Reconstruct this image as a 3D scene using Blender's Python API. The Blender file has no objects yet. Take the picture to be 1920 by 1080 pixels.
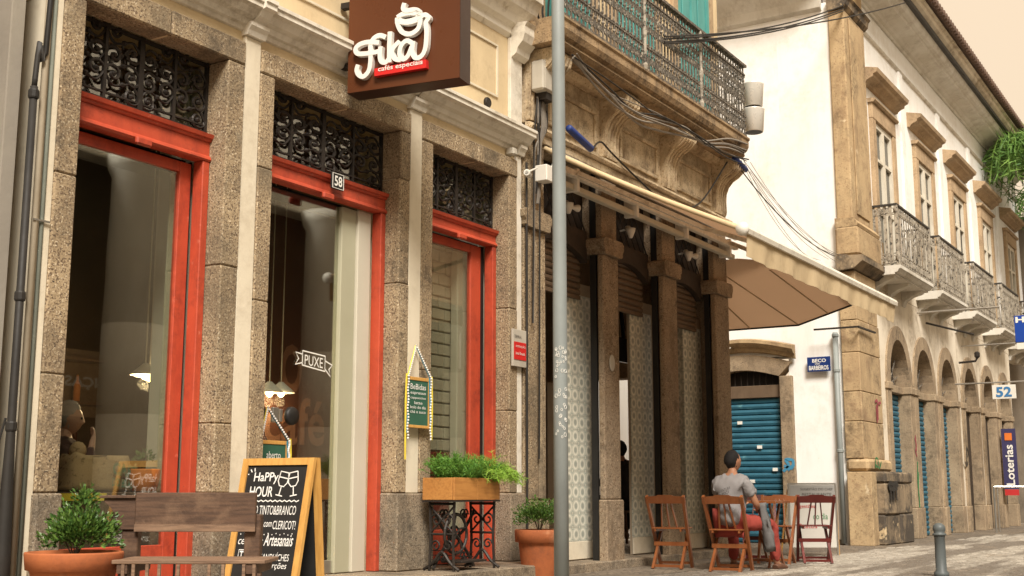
import bpy, bmesh, math, random
from mathutils import Vector, Matrix, Quaternion
random.seed(7)
R = math.radians
S = bpy.context.scene
COL = S.collection
# ------------------------------------------------------------------ camera
cam = bpy.data.cameras.new('camera'); camo = bpy.data.objects.new('camera', cam); COL.objects.link(camo)
cam.sensor_width = 36.0; cam.lens = 36.0 * 2288 / 1920; cam.clip_start = .1; cam.clip_end = 900
camo.location = (0, 0, .85)
camo.rotation_euler = (R(90 + 9.55), 0, R(31.8 - 90))
cam.dof.use_dof = True; cam.dof.focus_distance = 11.5; cam.dof.aperture_fstop = 9.0
S.camera = camo
# ------------------------------------------------------------------ sky, sun, exposure
SUN_EL, SUN_AZ = 46, 220          # azimuth measured from +x towards +y: where the sun stands
w = bpy.data.worlds.new('World'); S.world = w; w.use_nodes = True
nt = w.node_tree; nt.nodes.clear()
sky = nt.nodes.new('ShaderNodeTexSky'); sky.sky_type = 'NISHITA'; sky.sun_disc = False
sky.sun_elevation = R(SUN_EL); sky.sun_rotation = R(90 - SUN_AZ); sky.dust_density = 6; sky.air_density = 2
sc_ = nt.nodes.new('ShaderNodeVectorMath'); sc_.operation = 'SCALE'; sc_.inputs['Scale'].default_value = .1
mx = nt.nodes.new('ShaderNodeMix'); mx.data_type = 'RGBA'; mx.inputs[0].default_value = .9
wt = nt.nodes.new('ShaderNodeTexCoord'); wn = nt.nodes.new('ShaderNodeTexNoise'); wn.inputs['Scale'].default_value = 1.6; wn.inputs['Detail'].default_value = 4
wr = nt.nodes.new('ShaderNodeMapRange'); wr.inputs[1].default_value = .35; wr.inputs[2].default_value = .65
wc = nt.nodes.new('ShaderNodeMix'); wc.data_type = 'RGBA'; wc.inputs[6].default_value = (.76, .585, .405, 1); wc.inputs[7].default_value = (.71, .555, .39, 1)   # the warm cloud cover
nt.links.new(wt.outputs['Generated'], wn.inputs['Vector']); nt.links.new(wn.outputs['Fac'], wr.inputs[0]); nt.links.new(wr.outputs[0], wc.inputs[0]); nt.links.new(wc.outputs[2], mx.inputs[7])
bg = nt.nodes.new('ShaderNodeBackground'); bg.inputs[1].default_value = 1.0
wo = nt.nodes.new('ShaderNodeOutputWorld')
nt.links.new(sky.outputs[0], sc_.inputs[0]); nt.links.new(sc_.outputs[0], mx.inputs[6])
nt.links.new(mx.outputs[2], bg.inputs[0]); nt.links.new(bg.outputs[0], wo.inputs[0])
sun = bpy.data.lights.new('sun', 'SUN'); suno = bpy.data.objects.new('sun', sun); COL.objects.link(suno)
sun.energy = 3.8; sun.angle = R(20); sun.color = (1, .945, .86)
sd = Vector((math.cos(R(SUN_AZ)) * math.cos(R(SUN_EL)), math.sin(R(SUN_AZ)) * math.cos(R(SUN_EL)), math.sin(R(SUN_EL))))
suno.rotation_euler = (-sd).to_track_quat('-Z', 'Y').to_euler()
S.view_settings.view_transform = 'Standard'; S.view_settings.look = 'None'
S.view_settings.exposure = .54; S.view_settings.gamma = 1.0
S.view_settings.use_curve_mapping = False
S.cycles.max_bounces = 8; S.cycles.transparent_max_bounces = 12
# ------------------------------------------------------------------ materials
def new_mat(name):
    m = bpy.data.materials.new(name); m.use_nodes = True
    t = m.node_tree; t.nodes.clear()
    b = t.nodes.new('ShaderNodeBsdfPrincipled'); o = t.nodes.new('ShaderNodeOutputMaterial')
    t.links.new(b.outputs[0], o.inputs[0])
    return m, t, b, o
def coords(t, scale=(1, 1, 1)):
    tc = t.nodes.new('ShaderNodeTexCoord'); oi = t.nodes.new('ShaderNodeObjectInfo')
    ml = t.nodes.new('ShaderNodeMath'); ml.operation = 'MULTIPLY'; ml.inputs[1].default_value = 41.0
    t.links.new(oi.outputs['Random'], ml.inputs[0])
    ad = t.nodes.new('ShaderNodeVectorMath'); ad.operation = 'ADD'
    t.links.new(tc.outputs['Object'], ad.inputs[0]); t.links.new(ml.outputs[0], ad.inputs[1])
    mp = t.nodes.new('ShaderNodeMapping'); mp.inputs['Scale'].default_value = scale
    t.links.new(ad.outputs[0], mp.inputs[0])
    return mp.outputs[0]
def noise(t, vec, scale, detail=4, rough=.6):
    n = t.nodes.new('ShaderNodeTexNoise'); n.inputs['Scale'].default_value = scale
    n.inputs['Detail'].default_value = detail; n.inputs['Roughness'].default_value = rough
    t.links.new(vec, n.inputs['Vector']); return n.outputs['Fac']
def ramp(t, fac, a, b):
    mr = t.nodes.new('ShaderNodeMapRange'); mr.inputs[1].default_value = a; mr.inputs[2].default_value = b
    t.links.new(fac, mr.inputs[0]); return mr.outputs[0]
def mixc(t, fac, a, b):
    m = t.nodes.new('ShaderNodeMix'); m.data_type = 'RGBA'
    for s, v in ((6, a), (7, b)):
        if isinstance(v, tuple): m.inputs[s].default_value = (*v[:3], 1)
        else: t.links.new(v, m.inputs[s])
    if isinstance(fac, (int, float)): m.inputs[0].default_value = fac
    else: t.links.new(fac, m.inputs[0])
    return m.outputs[2]
def mul(t, a, k):
    m = t.nodes.new('ShaderNodeMath'); m.operation = 'MULTIPLY'; t.links.new(a, m.inputs[0])
    if isinstance(k, (int, float)): m.inputs[1].default_value = k
    else: t.links.new(k, m.inputs[1])
    return m.outputs[0]
MATS = {}
def mat(name, c1, c2=None, scale=3., rough=.8, bump=.15, bscale=40., specks=(), streak=None, blotch=None, metal=0., grain=None, island=None, coat=0, grime=None):
    """plain procedural surface: two tones of noise, specks [(scale, threshold, colour)], vertical streaks (colour, amount), blotches (scale, lo, hi, colour)"""
    m, t, b, o = new_mat(name)
    v = coords(t)
    c2 = c2 or tuple(x * .82 for x in c1)
    col = mixc(t, ramp(t, noise(t, v, scale, 5), .32, .68), c1, c2)
    if grain:   # stretched along an axis (wood)
        gv = coords(t, grain[0]); col = mixc(t, mul(t, ramp(t, noise(t, gv, grain[1], 4), .42, .62), grain[3]), col, grain[2])
    for (s, th, c) in specks:
        col = mixc(t, ramp(t, noise(t, v, s, 2, .5), th, th + .06), col, c)
    if blotch:
        for (s, lo, hi, c) in blotch:
            col = mixc(t, ramp(t, noise(t, v, s, 8, .65), lo, hi), col, c)
    if streak:
        sv = coords(t, (1, 1, .22)); col = mixc(t, mul(t, mul(t, ramp(t, noise(t, sv, (streak[2] if len(streak) > 2 else 5.) * .6, 9, .75), .46, .72), streak[1]), ramp(t, noise(t, v, 1.1, 3), .3, .62)), col, streak[0])
    if grime:   # (colour, amount, scale): irregular dark weathering in patches, broken up by a finer noise
        gm = mul(t, ramp(t, noise(t, v, grime[2], 9, .72), .47, .62), ramp(t, noise(t, v, grime[2] * 9, 5, .7), .36, .62))
        col = mixc(t, mul(t, gm, grime[1]), col, grime[0])
    if island:
        g = t.nodes.new('ShaderNodeNewGeometry'); col = mixc(t, mul(t, g.outputs['Random Per Island'], island[1]), col, island[0])
    t.links.new(col, b.inputs['Base Color'])
    b.inputs['Roughness'].default_value = rough; b.inputs['Metallic'].default_value = metal
    b.inputs['Specular IOR Level'].default_value = .35
    if coat: b.inputs['Coat Weight'].default_value = coat; b.inputs['Coat Roughness'].default_value = .25
    if rough > .25:
        rr = t.nodes.new('ShaderNodeMapRange'); rr.inputs[3].default_value = rough - .1; rr.inputs[4].default_value = min(1, rough + .1)
        t.links.new(noise(t, v, scale * 3, 3), rr.inputs[0]); t.links.new(rr.outputs[0], b.inputs['Roughness'])
    if bump:
        bp = t.nodes.new('ShaderNodeBump'); bp.inputs['Strength'].default_value = bump; bp.inputs['Distance'].default_value = .01
        t.links.new(noise(t, v, bscale, 4), bp.inputs['Height']); t.links.new(bp.outputs[0], b.inputs['Normal'])
    MATS[name] = m; return m
granite = mat('granite', (.43, .325, .20), (.31, .225, .135), 1.6, .9, .7, 50, specks=((60, .54, (.16, .11, .068)), (68, .60, (.64, .53, .37)), (55, .645, (.06, .046, .035))), blotch=((1.1, .5, .72, (.20, .155, .10)), (2.8, .60, .75, (.46, .38, .26)), (14, .70, .74, (.05, .04, .03))), streak=((.10, .08, .055), .6, 6.), grime=((.085, .066, .046), .75, 1.5))
granite_dark = mat('plinth granite', (.33, .26, .18), (.24, .185, .125), 2.2, .9, .6, 45, specks=((75, .55, (.12, .09, .06)), (85, .60, (.46, .40, .31))), streak=((.07, .06, .05), .7, 7.), blotch=((2, .5, .8, (.13, .11, .085)),), grime=((.06, .05, .038), .8, 2.0))
cream = mat('cream render', (.74, .665, .52), (.69, .61, .465), 1.3, .85, .12, 30, streak=((.42, .34, .23), .35), grime=((.42, .34, .235), .45, 1.2))
cream_white = mat('white moulding paint', (.80, .75, .65), (.72, .66, .55), 2, .8, .12, 35, streak=((.36, .30, .22), .5), blotch=((6, .60, .72, (.45, .38, .28)),), grime=((.30, .24, .165), .6, 1.6))
beige = mat('beige wall', (.70, .56, .35), (.65, .51, .31), 1.3, .85, .12, 30, streak=((.38, .28, .16), .35), grime=((.4, .29, .17), .5, 1.2))
red_paint = mat('red door paint', (.53, .082, .036), (.45, .064, .03), 3.5, .5, .15, 25, streak=((.22, .03, .018), .7, 12.), blotch=((11, .64, .70, (.60, .15, .09)), (26, .68, .71, (.2, .07, .05))), grime=((.17, .028, .018), .6, 2.4))
iron = mat('black iron', (.022, .018, .015), (.04, .032, .026), 9, .55, .2, 60, metal=.3)
grey_plaster = mat('grey plaster', (.34, .305, .255), (.27, .24, .2), 1.0, .88, .2, 25, streak=((.17, .145, .115), .55), blotch=((.8, .5, .8, (.40, .36, .29)),))
rough_stone = mat('rough stone dado', (.30, .255, .2), (.2, .17, .135), 3, .92, .8, 30, specks=((50, .58, (.1, .085, .07)), (80, .62, (.45, .39, .3))))
brown_stone = mat('weathered sandstone', (.44, .31, .175), (.30, .205, .115), 2, .9, .8, 35, streak=((.06, .042, .028), 1.0, 9.), specks=((60, .6, (.13, .085, .05)),), blotch=((1.5, .55, .75, (.13, .085, .05)), (3, .62, .75, (.44, .30, .165))), grime=((.05, .036, .025), .95, 1.8))
pier_stone = mat('pier stone', (.36, .275, .185), (.275, .205, .135), 2, .88, .6, 40, streak=((.13, .085, .05), .6, 6.), specks=((50, .57, (.17, .11, .065)), (60, .63, (.58, .45, .3))), blotch=((1.4, .55, .8, (.25, .165, .09)),), grime=((.07, .048, .03), .7, 1.5))
golden_stone = mat('golden frieze stone', (.68, .55, .37), (.55, .425, .27), 2.6, .92, .7, 30, streak=((.17, .11, .06), .9, 7.), specks=((38, .6, (.33, .22, .115)), (55, .62, (.78, .64, .42))), blotch=((1.5, .5, .68, (.22, .145, .08)), (4, .6, .72, (.66, .53, .34)), (6, .64, .72, (.11, .075, .045))), grime=((.12, .085, .055), .75, 1.6))
ochre_stone = mat('ochre corner stone', (.52, .385, .22), (.42, .295, .165), 1.6, .9, .6, 30, specks=((30, .61, (.33, .22, .12)),), streak=((.2, .135, .08), .8, 6.), blotch=((2.2, .56, .68, (.3, .2, .115)), (3.5, .63, .7, (.68, .55, .36))), grime=((.13, .09, .052), .85, 1.4))
dirty_stone = mat('blackened pedestal stone', (.36, .27, .17), (.21, .16, .105), 1.6, .92, .6, 35, streak=((.055, .045, .035), .8, 4.), blotch=((2.0, .44, .56, (.08, .065, .05)), (4, .62, .68, (.55, .42, .25))), grime=((.045, .037, .03), .9, 1.8))
white_wall = mat('white lime wash', (.87, .865, .84), (.84, .83, .80), .8, .9, .1, 20, streak=((.60, .53, .42), .4, 4.), blotch=((1.3, .6, .85, (.76, .72, .64)), (7, .70, .76, (.70, .64, .54))), grime=((.58, .52, .42), .45, .7))
off_white = mat('off white facade', (.78, .70, .57), (.70, .61, .47), 1.2, .9, .15, 20, streak=((.33, .25, .165), .75, 4.), blotch=((1.5, .56, .75, (.5, .40, .27)),), grime=((.27, .20, .13), .75, .9))
arch_stone = mat('arcade granite', (.40, .305, .20), (.30, .22, .14), 2, .9, .5, 35, streak=((.12, .09, .06), .55, 5.), specks=((60, .6, (.15, .11, .07)), (85, .64, (.52, .43, .3))), blotch=((1.8, .56, .72, (.2, .15, .1)),), grime=((.09, .068, .046), .75, 1.3))
tan_stone = mat('tan window stone', (.50, .365, .225), (.41, .29, .175), 2.4, .88, .4, 35, specks=((45, .62, (.3, .21, .13)),), streak=((.2, .135, .08), .8, 7.), blotch=((3, .6, .75, (.3, .22, .14)),), grime=((.15, .105, .065), .7, 1.8))
white_paint = mat('white window paint', (.72, .67, .56), (.62, .56, .45), 3, .6, .1, 40, streak=((.35, .28, .2), .4))
worn_rail = mat('worn white ironwork', (.46, .41, .33), (.2, .17, .13), 10, .7, .3, 60, blotch=((14, .53, .60, (.05, .042, .034)),))
bal_iron = mat('weathered balcony iron', (.17, .145, .115), (.05, .042, .034), 16, .65, .3, 60, blotch=((25, .56, .62, (.42, .36, .28)),))
dark_wood = mat('dark lattice wood', (.035, .025, .018), (.055, .038, .026), 4, .7, .2, 30)
shutter_brown = mat('brown roller slat', (.20, .14, .09), (.14, .095, .06), 3, .55, .1, 30, metal=.2, streak=((.06, .04, .025), .5))
blue_slat = mat('blue roller slat', (.035, .145, .21), (.022, .105, .16), 3, .5, .12, 30, blotch=((5, .6, .7, (.10, .26, .30)), (3, .64, .7, (.03, .10, .12))), streak=((.02, .05, .06), .5))
teal = mat('teal shutter paint', (.10, .36, .33), (.075, .28, .26), 3, .6, .1, 30, streak=((.05, .14, .13), .5))
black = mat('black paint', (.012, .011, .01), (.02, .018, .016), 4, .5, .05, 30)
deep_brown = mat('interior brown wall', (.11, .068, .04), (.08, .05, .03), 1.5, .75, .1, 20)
interior_dim = mat('interior dim plaster', (.46, .37, .27), (.38, .30, .21), 1.2, .85, .1, 20)
sage = mat('sage post paint', (.42, .40, .285), (.38, .36, .25), 1.2, .7, .05, 20)
pale_post = mat('pale post paint', (.56, .52, .42), (.5, .46, .36), 1.2, .7, .05, 20)
brick_white = mat('glazed cream brick', (.52, .46, .355), (.44, .385, .29), 2, .3, .05, 20)
brick_red = mat('oxblood brick', (.22, .045, .03), (.16, .03, .022), 2, .35, .08, 20)
terracotta = mat('terracotta', (.46, .145, .05), (.37, .105, .037), 3, .8, .2, 40, blotch=((4, .58, .75, (.54, .25, .13)),), streak=((.25, .07, .03), .3), grime=((.2, .075, .035), .6, 3.0))
terra_bright = mat('orange glazed clay', (.66, .23, .05), (.58, .18, .035), 3, .6, .1, 40)
soil = mat('potting soil', (.05, .03, .02), (.09, .055, .035), 25, .95, .9, 60)
bench_wood = mat('weathered bench wood', (.125, .07, .042), (.095, .052, .032), 4, .6, .2, 60, grain=((1, 14, 14), 5., (.05, .028, .018), .7), blotch=((3, .55, .7, (.19, .115, .07)),))
bench_light = mat('worn seat slat wood', (.27, .17, .105), (.2, .12, .075), 4, .65, .2, 60, grain=((1, 14, 14), 5., (.1, .06, .04), .7))
pine = mat('varnished pine', (.66, .37, .105), (.58, .31, .08), 3, .42, .08, 40, grain=((10, 10, 1), 4., (.45, .21, .05), .5), specks=((7, .72, (.25, .11, .03)),))
box_wood = mat('planter box wood', (.50, .235, .065), (.42, .18, .045), 3, .55, .12, 40, grain=((1, 10, 12), 4., (.31, .125, .03), .5))
chair_wood = mat('varnished chair wood', (.25, .088, .028), (.19, .062, .02), 4, .36, .08, 40, grain=((9, 9, 2), 4., (.19, .05, .013), .55), coat=.3)
chair_dark = mat('dark red chair wood', (.13, .018, .012), (.09, .013, .01), 4, .35, .08, 40, coat=.3)
chalk_black = mat('blackboard', (.014, .013, .012), (.022, .02, .018), 5, .75, .03, 30)
chalk_green = mat('green chalkboard', (.035, .115, .07), (.028, .095, .058), 5, .75, .03, 30)
chalk = mat('chalk white', (.85, .83, .78), (.75, .73, .68), 30, .9, 0)
pole_grey = mat('grey pole paint', (.27, .295, .285), (.23, .25, .243), 3, .5, .1, 30, streak=((.13, .14, .135), .4), blotch=((7, .66, .72, (.32, .33, .31)),))
bollard_grey = mat('bollard paint', (.11, .125, .125), (.085, .095, .095), 3, .5, .1, 30)
plastic_white = mat('white plastic', (.75, .72, .65), (.7, .66, .58), 3, .5, .05, 30)
plastic_grey = mat('grey plastic box', (.52, .48, .40), (.45, .41, .34), 3, .55, .05, 30, streak=((.3, .25, .19), .4))
cable_black = mat('black cable', (.018, .016, .014), (.03, .026, .022), 6, .6, .1, 40)
cable_grey = mat('grey cable', (.25, .22, .18), (.18, .155, .13), 6, .6, .1, 40)
pipe_cream = mat('cream pipe', (.50, .43, .32), (.43, .36, .26), 3, .6, .1, 30, streak=((.25, .2, .14), .5))
pipe_teal = mat('grey green pipe', (.28, .30, .25), (.22, .24, .2), 3, .6, .1, 30)
blue_sleeve = mat('blue plastic sleeve', (.022, .045, .19), (.018, .036, .15), 3, .5, .05, 30)
steel = mat('brushed steel', (.55, .52, .47), (.48, .45, .4), 6, .35, .03, 30, metal=.9)
lamp_alu = mat('aluminium drum', (.86, .83, .76), (.8, .76, .68), 3, .3, .03, 30, metal=.2, coat=.4)
awn_fabric = mat('brown awning canvas', (.48, .385, .295), (.43, .345, .26), 1.2, .85, .1, 60)
def translucent(m, col, k):
    t = m.node_tree; b = [n for n in t.nodes if n.type == 'BSDF_PRINCIPLED'][0]; o = [n for n in t.nodes if n.type == 'OUTPUT_MATERIAL'][0]
    tr = t.nodes.new('ShaderNodeBsdfTranslucent'); tr.inputs[0].default_value = (*col, 1); ms = t.nodes.new('ShaderNodeMixShader'); ms.inputs[0].default_value = k
    t.links.new(b.outputs[0], ms.inputs[1]); t.links.new(tr.outputs[0], ms.inputs[2]); t.links.new(ms.outputs[0], o.inputs[0])
translucent(awn_fabric, (.76, .60, .46), .5)
valance_fabric = mat('sand canvas', (.66, .52, .32), (.58, .44, .26), 1.5, .85, .1, 60, streak=((.34, .24, .14), .5, 6.), grime=((.3, .215, .125), .5, 1.6))
sign_brown = mat('brown sign lacquer', (.105, .034, .013), (.095, .03, .012), 1.5, .3, .02, 20)
sign_edge = mat('dark sign edge', (.06, .03, .02), (.045, .024, .016), 1.5, .4, .02, 20)
logo_white = mat('sign letter white', (.80, .78, .73), (.76, .73, .68), 3, .5, .02, 20)
logo_red = mat('sign red', (.62, .02, .018), (.56, .016, .015), 3, .5, .02, 20)
sign_blue = mat('enamel blue', (.012, .035, .16), (.01, .03, .13), 3, .35, .03, 30, blotch=((14, .66, .7, (.3, .3, .3)),))
bright_blue = mat('bright blue sign', (.01, .06, .34), (.01, .05, .3), 3, .4, .02, 20)
purple = mat('purple banner', (.045, .04, .11), (.038, .033, .09), 3, .6, .02, 20)
orange_p = mat('orange print', (.75, .2, .03), (.65, .16, .03), 3, .6, .02, 20)
burlap = mat('burlap', (.42, .29, .155), (.33, .22, .115), 4, .95, .8, 120, specks=((30, .6, (.2, .13, .065)),))
green_print = mat('green sack print', (.03, .16, .10), (.3, .24, .14), 40, .9, .1, 60)
leaf = mat('glossy leaf', (.035, .10, .015), (.02, .062, .01), 8, .38, 0, island=((.17, .27, .05), .6))
fern_green = mat('feathery leaf', (.06, .20, .025), (.04, .14, .018), 6, .6, 0, island=((.17, .32, .035), .8))
lime_green = mat('trailing leaf', (.20, .38, .035), (.15, .3, .025), 6, .6, 0, island=((.3, .45, .06), .8))
ivy = mat('hanging fern leaf', (.075, .18, .035), (.05, .13, .025), 6, .6, 0, island=((.22, .36, .075), .8))
stem = mat('stem', (.07, .045, .025))
skin = mat('skin', (.34, .165, .095), (.30, .14, .08), 5, .5, .05, 60)
skin_pale = mat('paler skin', (.5, .29, .2), (.45, .25, .17), 5, .5, .05, 60)
hair_black = mat('black hair', (.006, .005, .0045), (.012, .009, .008), 60, .75, 1.0, 90)
hair_grey = mat('grey hair', (.38, .35, .32), (.28, .26, .24), 60, .7, .8, 120)
shirt_grey = mat('grey jersey', (.25, .235, .232), (.21, .197, .195), 3, .9, .35, 14)
shirt_dark = mat('dark cloth', (.015, .014, .014), (.025, .022, .021), 3, .9, .3, 14)
shirt_brown = mat('maroon cloth', (.09, .045, .04), (.07, .034, .03), 3, .9, .3, 14)
jean_grey = mat('grey cloth', (.16, .155, .15), (.125, .12, .118), 3, .9, .4, 14)
trouser_red = mat('red trousers', (.30, .05, .035), (.24, .038, .028), 3, .9, .3, 14)
shoe = mat('brown shoe', (.13, .06, .035), (.1, .045, .025), 5, .6, .2, 50)
sole = mat('shoe sole', (.55, .48, .38), (.45, .38, .3), 5, .7, .1, 50)
col_stone = mat('pale column stone', (.86, .83, .74), (.78, .74, .65), 1.5, .85, .3, 30, streak=((.4, .35, .28), .5))
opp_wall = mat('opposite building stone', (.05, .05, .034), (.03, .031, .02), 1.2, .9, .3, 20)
far_wall = mat('far grey stone', (.25, .205, .155), (.17, .14, .105), 1.2, .9, .4, 20, streak=((.07, .06, .045), .7, 4.))
roof_tile = mat('clay roof tile', (.16, .1, .07), (.1, .065, .05), 6, .9, .4, 30)
soffit = mat('grey cornice paint', (.72, .69, .62), (.62, .58, .50), 1.6, .85, .15, 25, streak=((.28, .23, .17), .7, 7.), blotch=((2.5, .6, .75, (.45, .39, .3)),), grime=((.36, .30, .23), .45, 1.1))
gutter = mat('black gutter', (.03, .026, .022), (.045, .04, .033), 3, .6, .1, 30)
paint_white_print = mat('white print', (.80, .78, .72), (.74, .72, .66), 4, .7, 0)
paint_blue_print = mat('blue print', (.05, .2, .42), (.04, .16, .36), 4, .7, 0)
paint_dark_print = mat('dark print', (.05, .045, .04), (.07, .06, .05), 4, .7, 0)
print_red = mat('red print', (.5, .03, .03), (.45, .025, .025), 4, .7, 0)
spray_green = mat('green spray paint', (.03, .2, .07), (.025, .15, .05), 4, .7, 0)
spray_black = mat('black spray paint', (.02, .018, .016), (.03, .027, .024), 4, .7, 0)
spray_pink = mat('red spray paint', (.32, .06, .08), (.26, .05, .065), 4, .7, 0)
spray_blue = mat('blue spray paint', (.06, .26, .42), (.05, .22, .36), 4, .7, 0)
menu_paper = mat('menu poster', (.55, .53, .47), (.5, .47, .42), 2, .6, 0)
menu_head = mat('grey poster band', (.28, .27, .25), (.25, .24, .22), 2, .6, 0)
bead_white = mat('white bobbles', (.82, .8, .76), (.76, .74, .7), 4, .9, 0)
ribbon_yellow = mat('yellow ribbon', (.75, .6, .06), (.65, .5, .05), 4, .7, 0)
ribbon_blue = mat('blue ribbon', (.04, .25, .38), (.04, .2, .3), 4, .7, 0)
panel_cafe = mat('mural brown', (.13, .05, .032), (.1, .038, .025), 2, .7, .03, 20)
mural_letter = mat('mural letter', (.30, .15, .1), (.27, .13, .085), 2, .7, 0)
screen_black = mat('television black', (.008, .008, .009), (.012, .012, .013), 4, .25, 0)

def glass_mat(name, ior=.1, tint=(.9, .92, .88)):
    m, t, b, o = new_mat(name); t.nodes.remove(b)
    lw = t.nodes.new('ShaderNodeLayerWeight'); lw.inputs[0].default_value = .5
    pw = t.nodes.new('ShaderNodeMath'); pw.operation = 'POWER'; pw.inputs[1].default_value = 5; t.links.new(lw.outputs['Facing'], pw.inputs[0])
    fr = t.nodes.new('ShaderNodeMapRange'); fr.inputs[3].default_value = ior; fr.inputs[4].default_value = 1; t.links.new(pw.outputs[0], fr.inputs[0])
    gl = t.nodes.new('ShaderNodeBsdfGlossy'); gl.inputs['Roughness'].default_value = .015; gl.inputs['Color'].default_value = (.95, .95, .93, 1)
    tr = t.nodes.new('ShaderNodeBsdfTransparent'); tr.inputs[0].default_value = (*tint, 1)
    ms = t.nodes.new('ShaderNodeMixShader'); t.links.new(fr.outputs[0], ms.inputs[0]); t.links.new(tr.outputs[0], ms.inputs[1]); t.links.new(gl.outputs[0], ms.inputs[2])
    v = coords(t); bp = t.nodes.new('ShaderNodeBump'); bp.inputs['Strength'].default_value = .03; bp.inputs['Distance'].default_value = .02
    t.links.new(noise(t, v, 1.2, 1), bp.inputs['Height']); t.links.new(bp.outputs[0], gl.inputs['Normal'])
    t.links.new(ms.outputs[0], o.inputs[0]); return m
glass = glass_mat('shop glass', .155)
far_glass = mat('old window glass', (.10, .095, .08), (.05, .05, .045), 1.5, .12, .03, 4)
def emit_mat(name, col, s):
    m, t, b, o = new_mat(name); b.inputs['Base Color'].default_value = (*col, 1)
    b.inputs['Emission Color'].default_value = (*col, 1); b.inputs['Emission Strength'].default_value = s; return m
bulb = emit_mat('warm bulb', (1, .72, .35), 9)

def tile_material():
    """printed encaustic tile: an oval ring in a lattice with small corner flowers, one motif per tile (object coordinates, tile = 1 x 1 in x and z)"""
    m, t, b, o = new_mat('patterned tile')
    tc = t.nodes.new('ShaderNodeTexCoord'); sp = t.nodes.new('ShaderNodeSeparateXYZ'); t.links.new(tc.outputs['Generated'], sp.inputs[0])
    def mth(op, a, b_=None):
        n = t.nodes.new('ShaderNodeMath'); n.operation = op
        for i, q in enumerate((a, b_)):
            if q is None: continue
            if isinstance(q, (int, float)): n.inputs[i].default_value = q
            else: t.links.new(q, n.inputs[i])
        return n.outputs[0]
    gx = mth('MAXIMUM', sp.outputs[0], 0.0); 
    x = mth('SUBTRACT', sp.outputs[0], .5); z = mth('SUBTRACT', sp.outputs[2], .5)
    rr = mth('SQRT', mth('ADD', mth('MULTIPLY', mth('MULTIPLY', x, x), 1.0), mth('MULTIPLY', z, z)))
    ax, az = mth('ABSOLUTE', x), mth('ABSOLUTE', z)
    cx, cz = mth('SUBTRACT', .5, ax), mth('SUBTRACT', .5, az)
    rc = mth('SQRT', mth('ADD', mth('MULTIPLY', cx, cx), mth('MULTIPLY', cz, cz)))
    ring = mth('LESS_THAN', mth('ABSOLUTE', mth('SUBTRACT', rr, .34)), .06)
    core = mth('LESS_THAN', rr, .2)
    corner = mth('LESS_THAN', rc, .2); corner_in = mth('LESS_THAN', rc, .09)
    cross = mth('LESS_THAN', mth('MINIMUM', ax, az), .025)
    base = mixc(t, mul(t, cross, .35), (.58, .575, .48), (.74, .71, .59))
    c = mixc(t, ring, base, (.78, .75, .63)); c = mixc(t, core, c, (.36, .375, .32))
    c = mixc(t, corner, c, (.42, .445, .375)); c = mixc(t, corner_in, c, (.7, .67, .56))
    v = coords(t); c = mixc(t, mul(t, ramp(t, noise(t, v, 3, 4), .4, .7), .3), c, (.2, .185, .15))
    t.links.new(c, b.inputs['Base Color']); b.inputs['Roughness'].default_value = .35
    return m
tile_mat = tile_material()

def street_material(name, light, dark, joint, band=True):
    m, t, b, o = new_mat(name)
    tc = t.nodes.new('ShaderNodeTexCoord'); v = tc.outputs['Object']
    vo = t.nodes.new('ShaderNodeTexVoronoi'); vo.inputs['Scale'].default_value = 11; t.links.new(v, vo.inputs['Vector'])
    ve = t.nodes.new('ShaderNodeTexVoronoi'); ve.feature = 'DISTANCE_TO_EDGE'; ve.inputs['Scale'].default_value = 11; t.links.new(v, ve.inputs['Vector'])
    sp = t.nodes.new('ShaderNodeSeparateColor'); t.links.new(vo.outputs['Color'], sp.inputs[0])
    c = mixc(t, sp.outputs[0], light, tuple(x * .62 for x in light))
    c = mixc(t, ramp(t, noise(t, v, .55, 6, .7), .46, .62), c, dark)
    c = mixc(t, ramp(t, noise(t, v, 2.6, 6, .7), .56, .72), c, tuple(x * .6 for x in dark))
    c = mixc(t, ramp(t, ve.outputs['Distance'], .06, .0), c, joint)
    t.links.new(c, b.inputs['Base Color']); b.inputs['Roughness'].default_value = .75
    bp = t.nodes.new('ShaderNodeBump'); bp.inputs['Strength'].default_value = .7; bp.inputs['Distance'].default_value = .015
    t.links.new(ramp(t, ve.outputs['Distance'], 0, .12), bp.inputs['Height']); t.links.new(bp.outputs[0], b.inputs['Normal'])
    return m
street_mat = street_material('street setts', (.38, .335, .275), (.25, .215, .17), (.11, .092, .072))
pave_mat = street_material('dark pavement setts', (.25, .20, .145), (.13, .105, .08), (.07, .055, .042))
def stone_stuff_material():
    m, t, b, o = new_mat('loose street stones')
    g = t.nodes.new('ShaderNodeNewGeometry'); tc = t.nodes.new('ShaderNodeTexCoord')
    c = mixc(t, g.outputs['Random Per Island'], (.40, .36, .30), (.25, .22, .178))
    sx = t.nodes.new('ShaderNodeMapping'); sx.inputs['Rotation'].default_value = (0, 0, R(-6)); sx.inputs['Scale'].default_value = (.22, 1.5, 1); t.links.new(tc.outputs['Object'], sx.inputs[0])
    c = mixc(t, ramp(t, noise(t, sx.outputs[0], 1.0, 3, .55), .47, .56), c, (.15, .125, .098))
    c = mixc(t, ramp(t, noise(t, tc.outputs['Object'], 1.4, 5, .7), .58, .68), c, (.23, .18, .13))
    t.links.new(c, b.inputs['Base Color']); b.inputs['Roughness'].default_value = .7
    return m
stones_mat = stone_stuff_material()
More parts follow.
